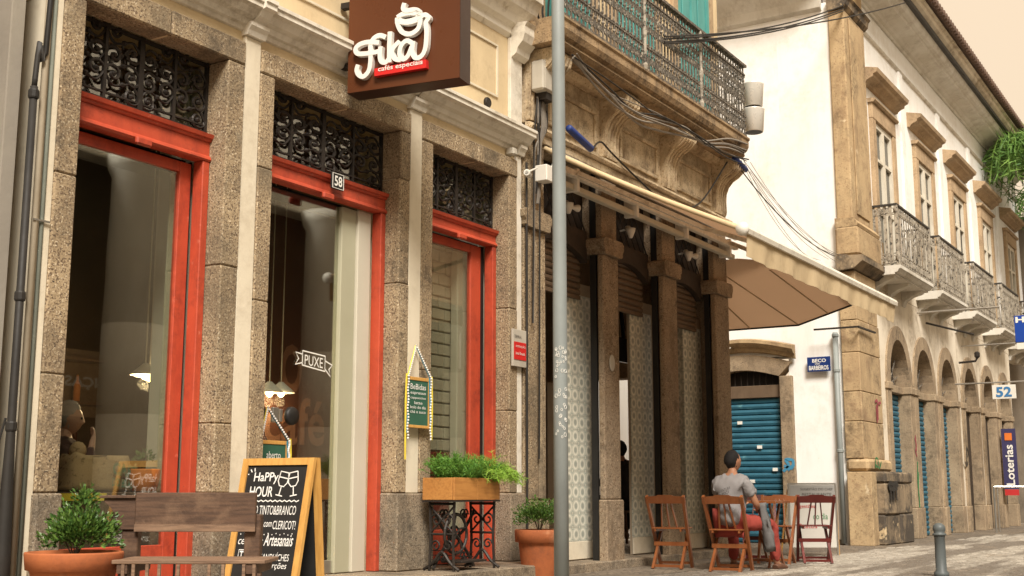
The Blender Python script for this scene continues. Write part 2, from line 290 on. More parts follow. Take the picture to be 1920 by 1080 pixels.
# ------------------------------------------------------------------ geometry helpers
ORG = {}
class G:
    def __init__(s): s.v = []; s.f = []
    def add(s, vs, fs):
        n = len(s.v); s.v += [tuple(q) for q in vs]; s.f += [tuple(i + n for i in f) for f in fs]; return s
    def box(s, x0, x1, y0, y1, z0, z1, c=0.0):
        if c > 0:
            bm = bmesh.new(); bmesh.ops.create_cube(bm, size=1)
            for q in bm.verts: q.co = Vector(((x0 + x1) / 2 + q.co.x * (x1 - x0), (y0 + y1) / 2 + q.co.y * (y1 - y0), (z0 + z1) / 2 + q.co.z * (z1 - z0)))
            bmesh.ops.bevel(bm, geom=bm.edges[:], offset=c, segments=1, affect='EDGES')
            bm.verts.index_update(); s.add([q.co[:] for q in bm.verts], [[q.index for q in f.verts] for f in bm.faces]); bm.free(); return s
        return s.add([(x0, y0, z0), (x1, y0, z0), (x1, y1, z0), (x0, y1, z0), (x0, y0, z1), (x1, y0, z1), (x1, y1, z1), (x0, y1, z1)],
                     [(0, 3, 2, 1), (4, 5, 6, 7), (0, 1, 5, 4), (1, 2, 6, 5), (2, 3, 7, 6), (3, 0, 4, 7)])
    def prism(s, poly, a0, a1, axis='x'):
        """2-D polygon swept along an axis; polygon is (y,z) for x, (x,z) for y, (x,y) for z"""
        n = len(poly)
        def P(p, a): return {'x': (a, p[0], p[1]), 'y': (p[0], a, p[1]), 'z': (p[0], p[1], a)}[axis]
        vs = [P(p, a0) for p in poly] + [P(p, a1) for p in poly]
        fs = [tuple(range(n)), tuple(range(2 * n - 1, n - 1, -1))] + [(i, n + i, n + (i + 1) % n, (i + 1) % n) for i in range(n)]
        return s.add(vs, fs)
    def tube(s, pts, r, n=6, cap=True, closed=False):
        pts = [Vector(p) for p in pts]; rs = r if isinstance(r, (list, tuple)) else [r] * len(pts)
        t0 = None; rings = []; base = len(s.v); m = len(pts); up = None
        for i, p in enumerate(pts):
            d = (pts[(i + 1) % m] - pts[i - 1]) if closed else (pts[min(i + 1, m - 1)] - pts[max(i - 1, 0)])
            d = d.normalized() if d.length > 1e-9 else Vector((0, 0, 1))
            if up is None:
                up = d.orthogonal().normalized()
            else:
                up = (up - d * up.dot(d)); up = up.normalized() if up.length > 1e-6 else d.orthogonal().normalized()
            b = d.cross(up)
            rings.append([p + (up * math.cos(2 * math.pi * k / n) + b * math.sin(2 * math.pi * k / n)) * rs[i] for k in range(n)])
        vs = [q for rg in rings for q in rg]; fs = []
        for i in range(m if closed else m - 1):
            j = (i + 1) % m
            for k in range(n): fs.append((i * n + k, i * n + (k + 1) % n, j * n + (k + 1) % n, j * n + k))
        if cap and not closed: fs += [tuple(range(n - 1, -1, -1)), tuple((m - 1) * n + k for k in range(n))]
        return s.add(vs, fs)
    def bar(s, a, b, wx, wy, side=None):
        """rectangular bar from a to b"""
        a, b = Vector(a), Vector(b); d = (b - a).normalized()
        u = Vector(side) if side else (Vector((0, 0, 1)) if abs(d.z) < .9 else Vector((0, 1, 0)))
        u = (u - d * u.dot(d)).normalized(); v = d.cross(u)
        vs = [p + u * i * wx / 2 + v * j * wy / 2 for p in (a, b) for (i, j) in ((-1, -1), (1, -1), (1, 1), (-1, 1))]
        return s.add(vs, [(0, 3, 2, 1), (4, 5, 6, 7), (0, 1, 5, 4), (1, 2, 6, 5), (2, 3, 7, 6), (3, 0, 4, 7)])
    def lathe(s, prof, c=(0, 0, 0), n=24, axis='z'):
        vs = []; m = len(prof)
        for (r, h) in prof:
            for k in range(n):
                a = 2 * math.pi * k / n
                p = (r * math.cos(a), r * math.sin(a), h) if axis == 'z' else ((h, r * math.cos(a), r * math.sin(a)) if axis == 'x' else (r * math.sin(a), h, r * math.cos(a)))
                vs.append((c[0] + p[0], c[1] + p[1], c[2] + p[2]))
        fs = [(i * n + k, i * n + (k + 1) % n, (i + 1) * n + (k + 1) % n, (i + 1) * n + k) for i in range(m - 1) for k in range(n)]
        if prof[0][0] > 1e-5: fs.append(tuple(range(n - 1, -1, -1)))
        if prof[-1][0] > 1e-5: fs.append(tuple((m - 1) * n + k for k in range(n)))
        return s.add(vs, fs)
    def build(s, name, m, parent=None, smooth=False, centre=True):
        xs = [list(q) for q in s.v]
        c = Vector([(min(q[i] for q in xs) + max(q[i] for q in xs)) / 2 for i in range(3)]) if centre else Vector((0, 0, 0))
        me = bpy.data.meshes.new(name); me.from_pydata([(q[0] - c.x, q[1] - c.y, q[2] - c.z) for q in xs], [], s.f)
        me.materials.append(m)
        if smooth: me.polygons.foreach_set('use_smooth', [True] * len(me.polygons))
        bm = bmesh.new(); bm.from_mesh(me); bmesh.ops.recalc_face_normals(bm, faces=bm.faces); bm.to_mesh(me); bm.free()
        me.update()
        return link(name, me, c, parent)
def link(name, me, c, parent):
    o = bpy.data.objects.new(name, me); COL.objects.link(o)
    if parent is not None:
        o.parent = parent; o.location = Vector(c) - ORG[parent.name]
    else: o.location = c
    ORG[o.name] = Vector(c); return o
def tag(o, label=None, cat=None, group=None, kind=None):
    if label: o['label'] = label
    if cat: o['category'] = cat
    if group: o['group'] = group
    if kind: o['kind'] = kind
    return o
def thing(name, label, cat, loc=(0, 0, 0), rz=0, group=None, local=False):
    o = bpy.data.objects.new(name, None); COL.objects.link(o); o.location = loc; o.rotation_euler = (0, 0, rz); o.empty_display_size = .1
    ORG[o.name] = Vector((0, 0, 0)) if local else Vector(loc)
    return tag(o, label, cat, group)
def place(name, me, parent, loc, rot=None, scale=None):
    """one more copy of a shared mesh as a part"""
    o = link(name, me, Vector(loc), parent)
    if rot: o.rotation_euler = rot
    if scale: o.scale = scale
    return o
def copy_tree(o, parent=None, loc=None, rz=None, label=None):
    c = o.copy(); COL.objects.link(c); c.parent = parent
    if loc is not None: c.location = loc
    if rz is not None: c.rotation_euler = (0, 0, rz)
    if label: c['label'] = label
    for ch in [q for q in bpy.data.objects if q.parent == o]: copy_tree(ch, c)
    return c
def bx(name, m, parent, x0, x1, y0, y1, z0, z1, c=0.0): return G().box(x0, x1, y0, y1, z0, z1, c).build(name, m, parent)
def struct(o): o['kind'] = 'structure'; return o
def catmull(pts, k=6, closed=False):
    P = [Vector(p) for p in pts]; out = []; n = len(P)
    for i in range(n if closed else n - 1):
        a, b, c, d = (P[(i - 1) % n], P[i], P[(i + 1) % n], P[(i + 2) % n]) if closed else (P[max(i - 1, 0)], P[i], P[i + 1], P[min(i + 2, n - 1)])
        for j in range(k):
            t = j / k; out.append(.5 * ((2 * b) + (c - a) * t + (2 * a - 5 * b + 4 * c - d) * t * t + (3 * b - a - 3 * c + d) * t ** 3))
    if not closed: out.append(P[-1])
    return out
def ribbon(g, pts, wd, depth, o, u, v, n, lift=0):
    """flat stroke of width wd along 2-D points, given depth, in the frame o + x u + y v, towards n"""
    pts = [Vector((p[0], p[1])) for p in pts]; m = len(pts); L = []; Rr = []
    for i, p in enumerate(pts):
        d = (pts[min(i + 1, m - 1)] - pts[max(i - 1, 0)]); d = d.normalized() if d.length > 1e-9 else Vector((1, 0))
        q = Vector((-d.y, d.x)) * wd / 2; L.append(p + q); Rr.append(p - q)
    def P(p, h): return o + u * p.x + v * p.y + n * h
    vs = []; fs = []
    for a, b in zip(L, Rr): vs += [P(a, lift), P(b, lift), P(a, lift + depth), P(b, lift + depth)]
    for i in range(m - 1):
        a, b = 4 * i, 4 * (i + 1)
        fs += [(a + 2, a + 3, b + 3, b + 2), (a, a + 2, b + 2, b), (a + 1, b + 1, b + 3, a + 3)]
    fs += [(0, 1, 3, 2), (4 * m - 4, 4 * m - 2, 4 * m - 1, 4 * m - 3)]
    g.add(vs, fs)
_txt = {}
def text(body, name, m, parent, o, u, v, width=None, height=None, depth=.002, shear=0.0, bold=0.0):
    """lettering as a mesh: starts at o, runs along u, up along v; fitted to width and/or height"""
    cu = bpy.data.curves.new('t', 'FONT'); cu.body = body; cu.size = 1; cu.extrude = 0; cu.shear = shear; cu.offset = bold; cu.resolution_u = 3
    ob = bpy.data.objects.new('t', cu); COL.objects.link(ob)
    dg = bpy.context.evaluated_depsgraph_get(); me = bpy.data.meshes.new_from_object(ob.evaluated_get(dg))
    bpy.data.objects.remove(ob); bpy.data.curves.remove(cu)
    vs = [q.co.copy() for q in me.vertices]; fs = [tuple(p.vertices) for p in me.polygons]; bpy.data.meshes.remove(me)
    x0, x1 = min(q.x for q in vs), max(q.x for q in vs); y0, y1 = min(q.y for q in vs), max(q.y for q in vs)
    sx = width / (x1 - x0) if width else None; sy = height / (y1 - y0) if height else None
    sx = sx or sy; sy = sy or sx
    u, v, o = Vector(u), Vector(v), Vector(o); n = u.cross(v)
    g = G(); g.add([o + u * (q.x - x0) * sx + v * (q.y - y0) * sy + n * depth for q in vs], fs)
    return g.build(name, m, parent)
def skin_mesh(nodes, edges, root, sub=2):
    """grow a continuous surface round a skeleton: nodes {name: (pos, radius or (rx, ry))}"""
    names = list(nodes); idx = {k: i for i, k in enumerate(names)}
    me = bpy.data.meshes.new('sk'); me.from_pydata([nodes[k][0] for k in names], [(idx[a], idx[b]) for a, b in edges], [])
    ob = bpy.data.objects.new('sk', me); COL.objects.link(ob)
    ob.modifiers.new('s', 'SKIN'); sm = ob.modifiers.new('d', 'SUBSURF'); sm.levels = sm.render_levels = sub
    for k in names:
        sv = me.skin_vertices[0].data[idx[k]]; r = nodes[k][1]; sv.radius = r if isinstance(r, tuple) else (r, r); sv.use_root = (k == root)
    dg = bpy.context.evaluated_depsgraph_get(); out = bpy.data.meshes.new_from_object(ob.evaluated_get(dg))
    bpy.data.objects.remove(ob); bpy.data.meshes.remove(me)
    g = G(); g.v = [tuple(q.co) for q in out.vertices]; g.f = [tuple(p.vertices) for p in out.polygons]; bpy.data.meshes.remove(out)
    return g
from mathutils import noise as mnoise
def wrinkle(g, amp, f, stretch=(1, 1, .45)):
    g.v = [tuple(Vector(q) + mnoise.noise_vector(Vector((q[0] * f * stretch[0], q[1] * f * stretch[1], q[2] * f * stretch[2] + q[1] * f * .6))) * amp + mnoise.noise_vector(Vector(q) * f * 2.3) * amp * .4) for q in g.v]; return g
def sphere(g, c, r, n=12, m=8, sc=(1, 1, 1)):
    prof = [(math.sin(math.pi * i / m) * r, -math.cos(math.pi * i / m) * r) for i in range(m + 1)]
    k = len(g.v); g.lathe([(max(p[0], 1e-4), p[1]) for p in prof], (0, 0, 0), n)
    g.v[k:] = [(c[0] + q[0] * sc[0], c[1] + q[1] * sc[1], c[2] + q[2] * sc[2]) for q in g.v[k:]]; return g
X_, Y_, Z_ = Vector((1, 0, 0)), Vector((0, 1, 0)), Vector((0, 0, 1))
# ================================================================== SETTING
street = struct(G().add([(-260, -260, 0), (420, -260, 0), (420, 420, 0), (-260, 420, 0)], [(0, 1, 2, 3)]).build('street', street_mat, None, centre=False))
pv = struct(G().add([(10.9, 5.75, .004), (19.6, 5.0, .004), (40, 4.5, .004), (40, 6.2, .004), (20.4, 6.2, .004), (20.4, 14, .004), (16.3, 14, .004), (16.3, 6.7, .004), (10.9, 6.7, .004)], [tuple(range(9))]).build('pavement', pave_mat, None, centre=False))
g = G(); rs = random.Random(3)
x = 11.6
while x < 27:
    st = .085 + (x - 11.6) * .004; y = 1.6
    while y < 5.55 - (x - 12) * .035:
        a = st * rs.uniform(.38, .46); b = st * rs.uniform(.38, .46); ox = x + rs.uniform(-.012, .012); oy = y + rs.uniform(-.012, .012); h = rs.uniform(.006, .016); ro = rs.uniform(-.25, .25)
        cs, sn = math.cos(ro), math.sin(ro); q = []
        for (i, j) in ((-1, -1), (1, -1), (1, 1), (-1, 1)): q.append((ox + (i * a) * cs - (j * b) * sn, oy + (i * a) * sn + (j * b) * cs))
        tp = [(ox + (px - ox) * .82, oy + (py - oy) * .82, h + rs.uniform(-.002, .002)) for px, py in q]
        g.add([(px, py, .001) for px, py in q] + tp, [(4, 5, 6, 7), (0, 1, 5, 4), (1, 2, 6, 5), (2, 3, 7, 6), (3, 0, 4, 7)])
        y += st
    x += st
me_st = g.build('paving_stones', stones_mat, None, centre=False)
tag(me_st, 'small worn pale and dark paving stones set across the street', 'paving stones', kind='stuff')
struct(G().box(3.0, 10.70, 5.98, 7.0, -.05, .185, .012).build('cafe_step', granite_dark, None))
struct(G().box(10.74, 16.42, 6.45, 12.5, -.05, .10, .01).build('bar_step', granite_dark, None))
# ================================================================== GREY NEIGHBOUR (left)
nb = thing('neighbour_building', 'grey plastered wall with rough stone base left of the cafe', 'building', (2.5, 6.6, 0))
bx('wall', grey_plaster, nb, -6, 4.69, 6.62, 12, 1.20, 9.5)
bx('stone_base', rough_stone, nb, -6, 4.70, 6.57, 12, 0, 1.195, .015)
bx('wall_edge', grey_plaster, nb, 4.60, 4.69, 6.60, 6.619, 1.2, 9.5)
o = G().tube([(4.72, 6.50, z) for z in (0, .5, 1.25, 3.4)], [.055, .048, .026, .024], 10).tube(catmull([(4.72, 6.5, 3.4), (4.74, 6.5, 3.7), (4.80, 6.5, 4.05), (4.815, 6.5, 9)], 4), .018, 8).build('conduit', cable_black, None, True)
tag(o, 'black riser pipe that narrows upward beside the grey wall', 'pipe')
for z in (1.25, 2.05, 3.35): G().lathe([(.03, -.03), (.034, -.02), (.034, .02), (.03, .03)], (4.72, 6.5, z), 10).build('coupling', cable_black, o)
tag(G().tube([(4.805, 6.52, 0), (4.805, 6.52, 9)], .022, 10).build('downpipe', pipe_cream, None, True), 'cream pipe running up the gap left of the cafe', 'pipe')
o = tag(G().tube([(4.855, 6.52, 0), (4.855, 6.52, 9)], .015, 10).build('thin_pipe', pipe_teal, None, True), 'thin grey green pipe next to the cafe corner strip', 'pipe')
for z in (2.55, 4.2): G().bar((4.78, 6.50, z), (4.90, 6.50, z), .012, .012).build('bracket', steel, o)
tag(G().tube(catmull([(4.45, 6.54, 0), (4.53, 6.54, .6), (4.66, 6.54, 1.12), (4.70, 6.53, 1.3)], 5), .008, 6).build('loose_cable', cable_black, None), 'thin black cable sagging across the rough stone base', 'cable')
# ================================================================== CAFE BUILDING
cf = thing('cafe_building', 'cream cafe front with granite door surrounds and three tall red framed openings', 'building', (7.8, 6.5, 0))
OPEN = [(5.087, 6.40), (6.916, 8.57), (9.086, 10.43)]; SUR = [(4.918, 6.578), (6.753, 8.724), (8.911, 10.588)]
for a, b in ((4.88, 5.077), (6.41, 6.906), (8.58, 9.076), (10.44, 10.70)): bx('wall', cream, cf, a, b, 6.56, 7.0, 0, 4.105)
bx('wall', beige, cf, 4.88, 10.70, 6.545, 7.0, 4.112, 8.6)
for (oa, ob_), (sa, sb) in zip(OPEN, SUR):
    zs = [.852, 2.3 + random.uniform(-.4, .4), 4.108]
    for (a, b) in ((sa, oa), (ob_, sb)):
        cuts = [.852] + sorted(random.uniform(1.2, 3.8) for _ in range(2)) + [4.108]
        for c0, c1 in zip(cuts[:-1], cuts[1:]):
            if c1 - c0 > .02: bx('jamb_stone', granite, cf, a, b, 6.50 + random.uniform(-.004, .004), 6.72, c0 + .0015, c1 - .0015, .010)
    mid = oa + (ob_ - oa) * .56
    bx('lintel_stone', granite, cf, sa, mid - .002, 6.495, 6.72, 4.11, 4.302, .012); bx('lintel_stone', granite, cf, mid + .002, sb, 6.492, 6.72, 4.11, 4.300, .012)
for a, b in ((4.905, 5.10), (6.385, 6.93), (8.555, 9.10), (10.415, 10.70)): bx('plinth_stone', granite_dark, cf, a, b, 6.465, 6.73, .186, .85, .012)
bx('corner_strip', cream, cf, 4.855, 4.917, 6.515, 6.56, .0, 4.5, .004)
for a, b, m in ((6.58, 6.751, cream), (8.726, 8.909, cream), (10.59, 10.685, cream_white)):
    bx('pilaster', m, cf, a, b, 6.508, 6.56, .852, 4.36, .006)
    G().prism([(6.55, 4.36), (6.48, 4.362), (6.465, 4.40), (6.44, 4.43), (6.44, 4.46), (6.55, 4.46)], a - .015, b + .015).build('capital', cream_white, cf)
CORN = [(6.55, 4.39), (6.525, 4.40), (6.515, 4.43), (6.49, 4.44), (6.47, 4.48), (6.43, 4.50), (6.40, 4.545), (6.36, 4.56), (6.36, 4.60), (6.345, 4.605), (6.345, 4.635), (6.55, 4.68)]
for a, b in ((4.88, 6.60), (6.73, 8.76), (8.87, 10.75)): G().prism(CORN, a, b).build('cornice', cream_white, cf)
for a, b in ((6.603, 6.728), (8.763, 8.868)): G().prism([(p[0] - .03 if p[0] < 6.54 else p[0], p[1] + .003) for p in CORN], a, b).build('cornice_break', cream_white, cf)
for a, b in ((6.58, 6.75), (8.726, 8.909)): bx('upper_pilaster', cream, cf, a, b, 6.515, 6.545, 4.685, 5.72, .005)
bx('upper_pilaster', cream_white, cf, 10.46, 10.69, 6.50, 6.545, 4.685, 5.62, .006)
for a, b in ((4.95, 6.5), (6.85, 8.62), (9.02, 10.26)):
    g = G()
    for (p, q, r_, s_) in ((a, b, 5.45, 5.47), (a, b, 4.90, 4.92), (a, a + .02, 4.921, 5.449), (b - .02, b, 4.921, 5.449)): g.box(p, q, 6.528, 6.545, r_, s_)
    g.build('panel_moulding', cream, cf)
UC = [(6.545, 5.62), (6.50, 5.66), (6.49, 5.72), (6.44, 5.76), (6.40, 5.84), (6.34, 5.90), (6.30, 6.0), (6.26, 6.02), (6.26, 6.10), (6.545, 6.14)]
G().prism(UC, 4.88, 10.74).build('upper_cornice', cream_white, cf)
G().prism([(6.5, 5.40), (6.44, 5.44), (6.42, 5.50), (6.36, 5.56), (6.33, 5.64), (6.33, 5.72), (6.30, 5.76), (6.5, 5.78)], 10.47, 10.73).build('bracket', cream_white, cf)
tag(G().lathe([(.045, -.02), (.055, -.01), (.055, .01), (.045, .02)], (9.98, 6.48, 4.76), 14, 'y').build('wall_ring', iron, None), 'small rusty iron ring on the cornice right of the hanging sign', 'ring')
# doors -----------------------------------------------------------------
def scroll_mesh():
    g = G()
    for sgn, cx, cz in ((1, .075, .06), (-1, -.075, -.06)):
        pts = []
        for i in range(20):
            a = i / 19 * 2.1 * 2 * math.pi * .5 + (0 if sgn > 0 else math.pi); r = .07 * (1 - i / 24)
            pts.append((cx + r * math.cos(a), 0, cz + r * math.sin(a) * sgn if False else cz + r * math.sin(a)))
        g.tube(pts, .0115, 5)
    g.tube(catmull([(-.145, 0, -.06), (-.08, 0, .02), (0, 0, 0), (.08, 0, -.02), (.145, 0, .06)], 4), .009, 5)
    for p in ((.075, .06), (-.075, -.06), (0, 0)): sphere(g, (p[0], 0, p[1]), .02, 6, 4)
    for a in range(5): g.tube([(.02 * math.cos(a * 1.26), 0, .1 + .02 * math.sin(a * 1.26)), (.05 * math.cos(a * 1.26), 0, .1 + .045 * math.sin(a * 1.26))], .008, 4)
    return g
sc_me = None
for di, ((oa, ob_), zb) in enumerate(zip(OPEN, (3.32, 3.345, 3.36))):
    fr = G().box(oa + .002, ob_ - .002, 6.665, 6.75, zb + .03, 3.47).prism([(6.75, 3.47), (6.655, 3.472), (6.645, 3.482), (6.645, 3.492), (6.63, 3.497), (6.62, 3.525), (6.75, 3.527)], oa + .001, ob_ - .001).prism([(6.75, zb), (6.65, zb), (6.64, zb + .012), (6.648, zb + .03), (6.66, zb + .045), (6.75, zb + .045)], oa + .0015, ob_ - .0015).build('transom_bar', red_paint, cf)
    bx('door_jamb', red_paint, cf, ob_ - .07, ob_ - .002, 6.655, 6.76, .187, zb - .002, .006); bx('door_jamb', red_paint, cf, oa + .002, oa + .07, 6.655, 6.76, .187, zb - .002, .006)
    bx('gap_shade', black, cf, oa + .072, ob_ - .072, 6.842, 6.85, zb - .10, zb + .02)  # black strip standing in for the shade in the gap under the transom
    if di != 1: bx('gap_shade', black, cf, (6.3195 if di == 0 else 10.3015), ob_ - .0715, 6.77, 6.81, .19, zb - .004)  # shade of the slit between leaf and jamb, put in as a black strip
    cxm = (oa + ob_) / 2 - .02
    bx('door_sensor', red_paint, fr, cxm - .07, cxm + .07, 6.60, 6.639, zb - .045, zb + .012, .012)
    gr = G()
    for (p, q, r_, s_) in ((oa + .005, ob_ - .005, 3.545, 3.565), (oa + .005, ob_ - .005, 4.075, 4.10), (oa + .005, ob_ - .005, 3.60, 3.612)): gr.box(p, q, 6.70, 6.725, r_, s_)
    for k in range(5):
        xx = oa + .02 + (ob_ - oa - .04) * k / 4; hw = .012 if k != 2 else .022
        gr.box(xx - hw, xx + hw, 6.698, 6.727, 3.53, 4.105)
    gro = gr.build('grille', iron, cf)
    wcell = (ob_ - oa - .04) / 4
    for k in range(4):
        for r_ in range(3):
            xx = oa + .02 + wcell * (k + .5); zz = 3.69 + r_ * .155
            if sc_me is None: so = scroll_mesh().build('scroll', iron, gro); sc_me = so.data; so.location = Vector((xx, 6.712, zz)) - ORG[gro.name]
            else: so = place('scroll', sc_me, gro, (xx, 6.712, zz))
            so.scale = (wcell / .29 * (1 if (k + r_) % 2 else -1), 1.3, 1.05 if r_ % 2 else -1.05)
    bx('transom_glass', glass, cf, oa + .01, ob_ - .01, 6.80, 6.806, 3.53, 4.108)
# opening 1
def leaf_frame(x0, x1, z0, z1, st, m, y=6.765, rail=.08, bot=.3):
    g = G().box(x0, x0 + st, y, y + .05, z0, z1, .004).box(x1 - st, x1, y, y + .05, z0, z1, .004).box(x0 + st, x1 - st, y + .002, y + .048, z1 - rail, z1, .004).box(x0 + st, x1 - st, y + .002, y + .048, z0, z0 + bot, .004)
    return g.build('door_leaf', m, cf)
d1 = leaf_frame(5.09, 6.318, .19, 3.30, .11, red_paint); bx('pane', glass, d1, 5.2, 6.21, 6.787, 6.793, .49, 3.22)
d3 = leaf_frame(9.09, 10.30, .19, 3.345, .18, red_paint, bot=.32); bx('pane', glass, d3, 9.27, 10.12, 6.787, 6.793, .51, 3.26)
# opening 2: white post, sage post and a frameless glass leaf with round handles
bx('white_post', pale_post, cf, 8.285, 8.462, 6.74, 6.83, .19, 3.335, .006); bx('sage_post', sage, cf, 8.09, 8.284, 6.765, 6.85, .19, 3.335, .006)
d2 = bx('glass_leaf', glass, cf, 6.99, 8.085, 6.80, 6.81, .24, 3.33)
bx('bottom_rail', steel, d2, 6.99, 8.085, 6.79, 6.82, .192, .30, .004)
for hx in (7.14, 7.52): G().lathe([(.0001, -.025), (.065, -.03), (.075, -.01), (.075, .01), (.065, .02)], (hx, 6.775, 1.47), 18, 'y').build('round_handle', black, d2, True)
bx('handle_plate', steel, d2, 7.30, 7.37, 6.77, 6.80, 1.41, 1.53, .006)
bx('lock_plate', steel, d2, 7.385, 7.42, 6.775, 6.80, 1.42, 1.52, .004)
# white ribbon emblem on the glass
g = G(); o0 = Vector((7.66, 6.797, 1.87)); 
for pts in ([(0, .03), (.30, .0), (.30, .13), (0, .15), (0, .03)], [(0, .05), (-.09, .03), (-.05, .08), (-.09, .13), (0, .12)], [(.30, .02), (.38, -.04), (.355, .02), (.40, .06), (.30, .09)]):
    ribbon(g, [(p[0] * .95, p[1]) for p in pts], .011, .002, o0, X_, Z_, -Y_)
g.build('ribbon_emblem', paint_white_print, d2)
text('PUXE', 'emblem_lettering', paint_white_print, d2, (7.685, 6.796, 1.905), (1, 0, -.05), Z_, .23, .085)
# number plate
npl = bx('house_number_plate', black, None, 7.74, 7.90, 6.595, 6.612, 3.405, 3.545, .003)
tag(npl, 'small black enamel plate with white 58 over the middle door', 'number plate')
g = G()
for (a, b, c_, d_) in ((7.747, 7.893, 3.537, 3.541), (7.747, 7.893, 3.409, 3.413), (7.747, 7.751, 3.414, 3.536), (7.889, 7.893, 3.414, 3.536)): g.box(a, b, 6.591, 6.596, c_, d_)
g.build('white_border', paint_white_print, npl); text('58', 'digits', paint_white_print, npl, (7.77, 6.593, 3.43), X_, Z_, .10, .09, bold=.02)
# interior ---------------------------------------------------------------
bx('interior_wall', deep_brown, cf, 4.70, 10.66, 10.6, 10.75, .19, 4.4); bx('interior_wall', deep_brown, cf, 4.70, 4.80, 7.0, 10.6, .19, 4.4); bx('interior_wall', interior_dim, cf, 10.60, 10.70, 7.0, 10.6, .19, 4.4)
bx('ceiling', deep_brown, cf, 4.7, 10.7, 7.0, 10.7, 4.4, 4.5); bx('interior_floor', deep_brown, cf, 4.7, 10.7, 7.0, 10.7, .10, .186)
bx('interior_post', pale_post, cf, 10.04, 10.42, 6.87, 6.96, .19, 4.3, .01)
bx('interior_post', sage, cf, 6.30, 6.40, 6.86, 6.98, .19, 4.1, .006)
bx('interior_post', pale_post, cf, 6.62, 6.9, 7.3, 7.45, .19, 4.1, .006)
# partition with mural lettering behind the middle door
mw = bx('mural_panel', panel_cafe, cf, 8.35, 10.2, 7.92, 7.98, .19, 3.6)
text('O', 'mural_lettering', mural_letter, mw, (8.62, 7.917, 1.78), X_, Z_, .30, .48, bold=.03); text('café', 'mural_lettering', mural_letter, mw, (8.42, 7.916, 1.30), X_, Z_, .85, .46, bold=.02)
bx('partition_edge', interior_dim, cf, 8.02, 8.34, 7.9, 8.0, .19, 3.2)
# brick pier in the third window: bricks as pieces
bp_ = bx('brick_pier', pale_post, cf, 9.30, 10.22, 7.0, 7.12, .19, 4.3)
bm_w = bm_r = None
for r_ in range(33):
    z0 = .20 + r_ * .118
    for k in range(4):
        x0 = 9.42 + k * .22 + (.11 if r_ % 2 else 0)
        if x0 > 10.12: continue
        red = z0 < 1.15
        if red:
            if bm_r is None: q = G().box(-.102, .102, -.012, .012, -.052, .052, .006).build('brick', brick_red, bp_); bm_r = q.data; q.location = Vector((x0, 6.985, z0 + .055)) - ORG[bp_.name]
            else: place('brick', bm_r, bp_, (x0, 6.985, z0 + .055))
        else:
            if bm_w is None: q = G().box(-.102, .102, -.012, .012, -.052, .052, .006).build('brick', brick_white, bp_); bm_w = q.data; q.location = Vector((x0, 6.985, z0 + .055)) - ORG[bp_.name]
            else: place('brick', bm_w, bp_, (x0, 6.985, z0 + .055))
# ================================================================== OPPOSITE BUILDING (seen mirrored in the panes)
op = thing('opposite_building', 'dark stone church front across the street, seen mirrored in the cafe panes', 'building', (15, -5, 0))
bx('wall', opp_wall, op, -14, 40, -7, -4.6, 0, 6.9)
for cxx in (-1.0, 4.3, 9.6, 14.9, 20.2, 25.5, 30.8):
    G().lathe([(.76, 0), (.76, .35), (.66, .45), (.60, .6), (.595, 2.2), (.58, 2.21), (.595, 2.22), (.585, 3.8), (.57, 3.81), (.585, 3.82), (.55, 6.5), (.63, 6.65), (.67, 6.9)], (cxx, -3.6, 0), 28).build('column', col_stone, op, True)
bx('entablature', col_stone, op, -14, 40, -4.75, -4.1, 6.905, 7.3, .03)
sb = bx('shop_board', tan_stone, op, 13.95, 15.8, -4.59, -4.53, 2.2, 3.4)
text('FIANÇAS', 'lettering', paint_white_print, sb, (15.55, -4.525, 2.70), -X_, Z_, 1.38, .23, bold=.03)
# ================================================================== CORNER BUILDING
cb = thing('corner_building', 'weathered stone corner building with iron balcony over an open bar', 'building', (13.5, 6.5, 0))
PIERS = [(10.72, 11.17), (12.50, 12.90), (14.18, 14.60), (15.90, 16.40)]
for i, (a, b) in enumerate(PIERS):
    pm = granite if i == 0 else pier_stone
    yd = 6.78 if i == 0 else 6.575
    bx('pier', pm, cb, a, b, 6.50, yd, .78, 3.62, .012)
    bx('pier_base', pm, cb, a - .02, b + .02, 6.475, yd + .01, -.02, .778, .015)
    G().prism([(a - .005, 3.62), (a - .03, 3.64), (a - .03, 3.68), (a - .06, 3.72), (a - .06, 3.79), (a - .01, 3.82), (b + .01, 3.82), (b + .06, 3.79), (b + .06, 3.72), (b + .03, 3.68), (b + .03, 3.64), (b + .005, 3.62)], 6.45, 6.82, 'y').build('capital', pm, cb)
    bx('upper_pier', pm, cb, a + .01, b - .01, 6.51, 6.78, 3.822, 4.60, .01)
G().tube([(11.02, 6.49, z) for z in (.8, 3.5)], .03, 8).build('roll_moulding', granite, cb)
bx('side_wall', pier_stone, cb, 16.12, 16.38, 6.59, 7.6, 0, 4.6); bx('side_wall', interior_dim, cb, 16.10, 16.38, 9.35, 16, 0, 4.6); bx('side_lintel', tan_stone, cb, 16.1, 16.39, 7.6, 9.35, 2.52, 4.6)
bx('bar_back_wall', interior_dim, cb, 10.8, 16.1, 12.4, 12.5, .1, 4.6); bx('bar_left_wall', interior_dim, cb, 10.71, 10.8, 7.0, 12.4, .1, 4.6)
bx('bar_ceiling', interior_dim, cb, 10.71, 16.1, 6.83, 12.5, 4.6, 4.7); bx('bar_floor', granite_dark, cb, 10.75, 16.4, 6.84, 12.4, .10, .112)
bx('party_wall_end', pier_stone, cb, 10.705, 10.779, 6.56, 7.05, 4.62, 10.4)
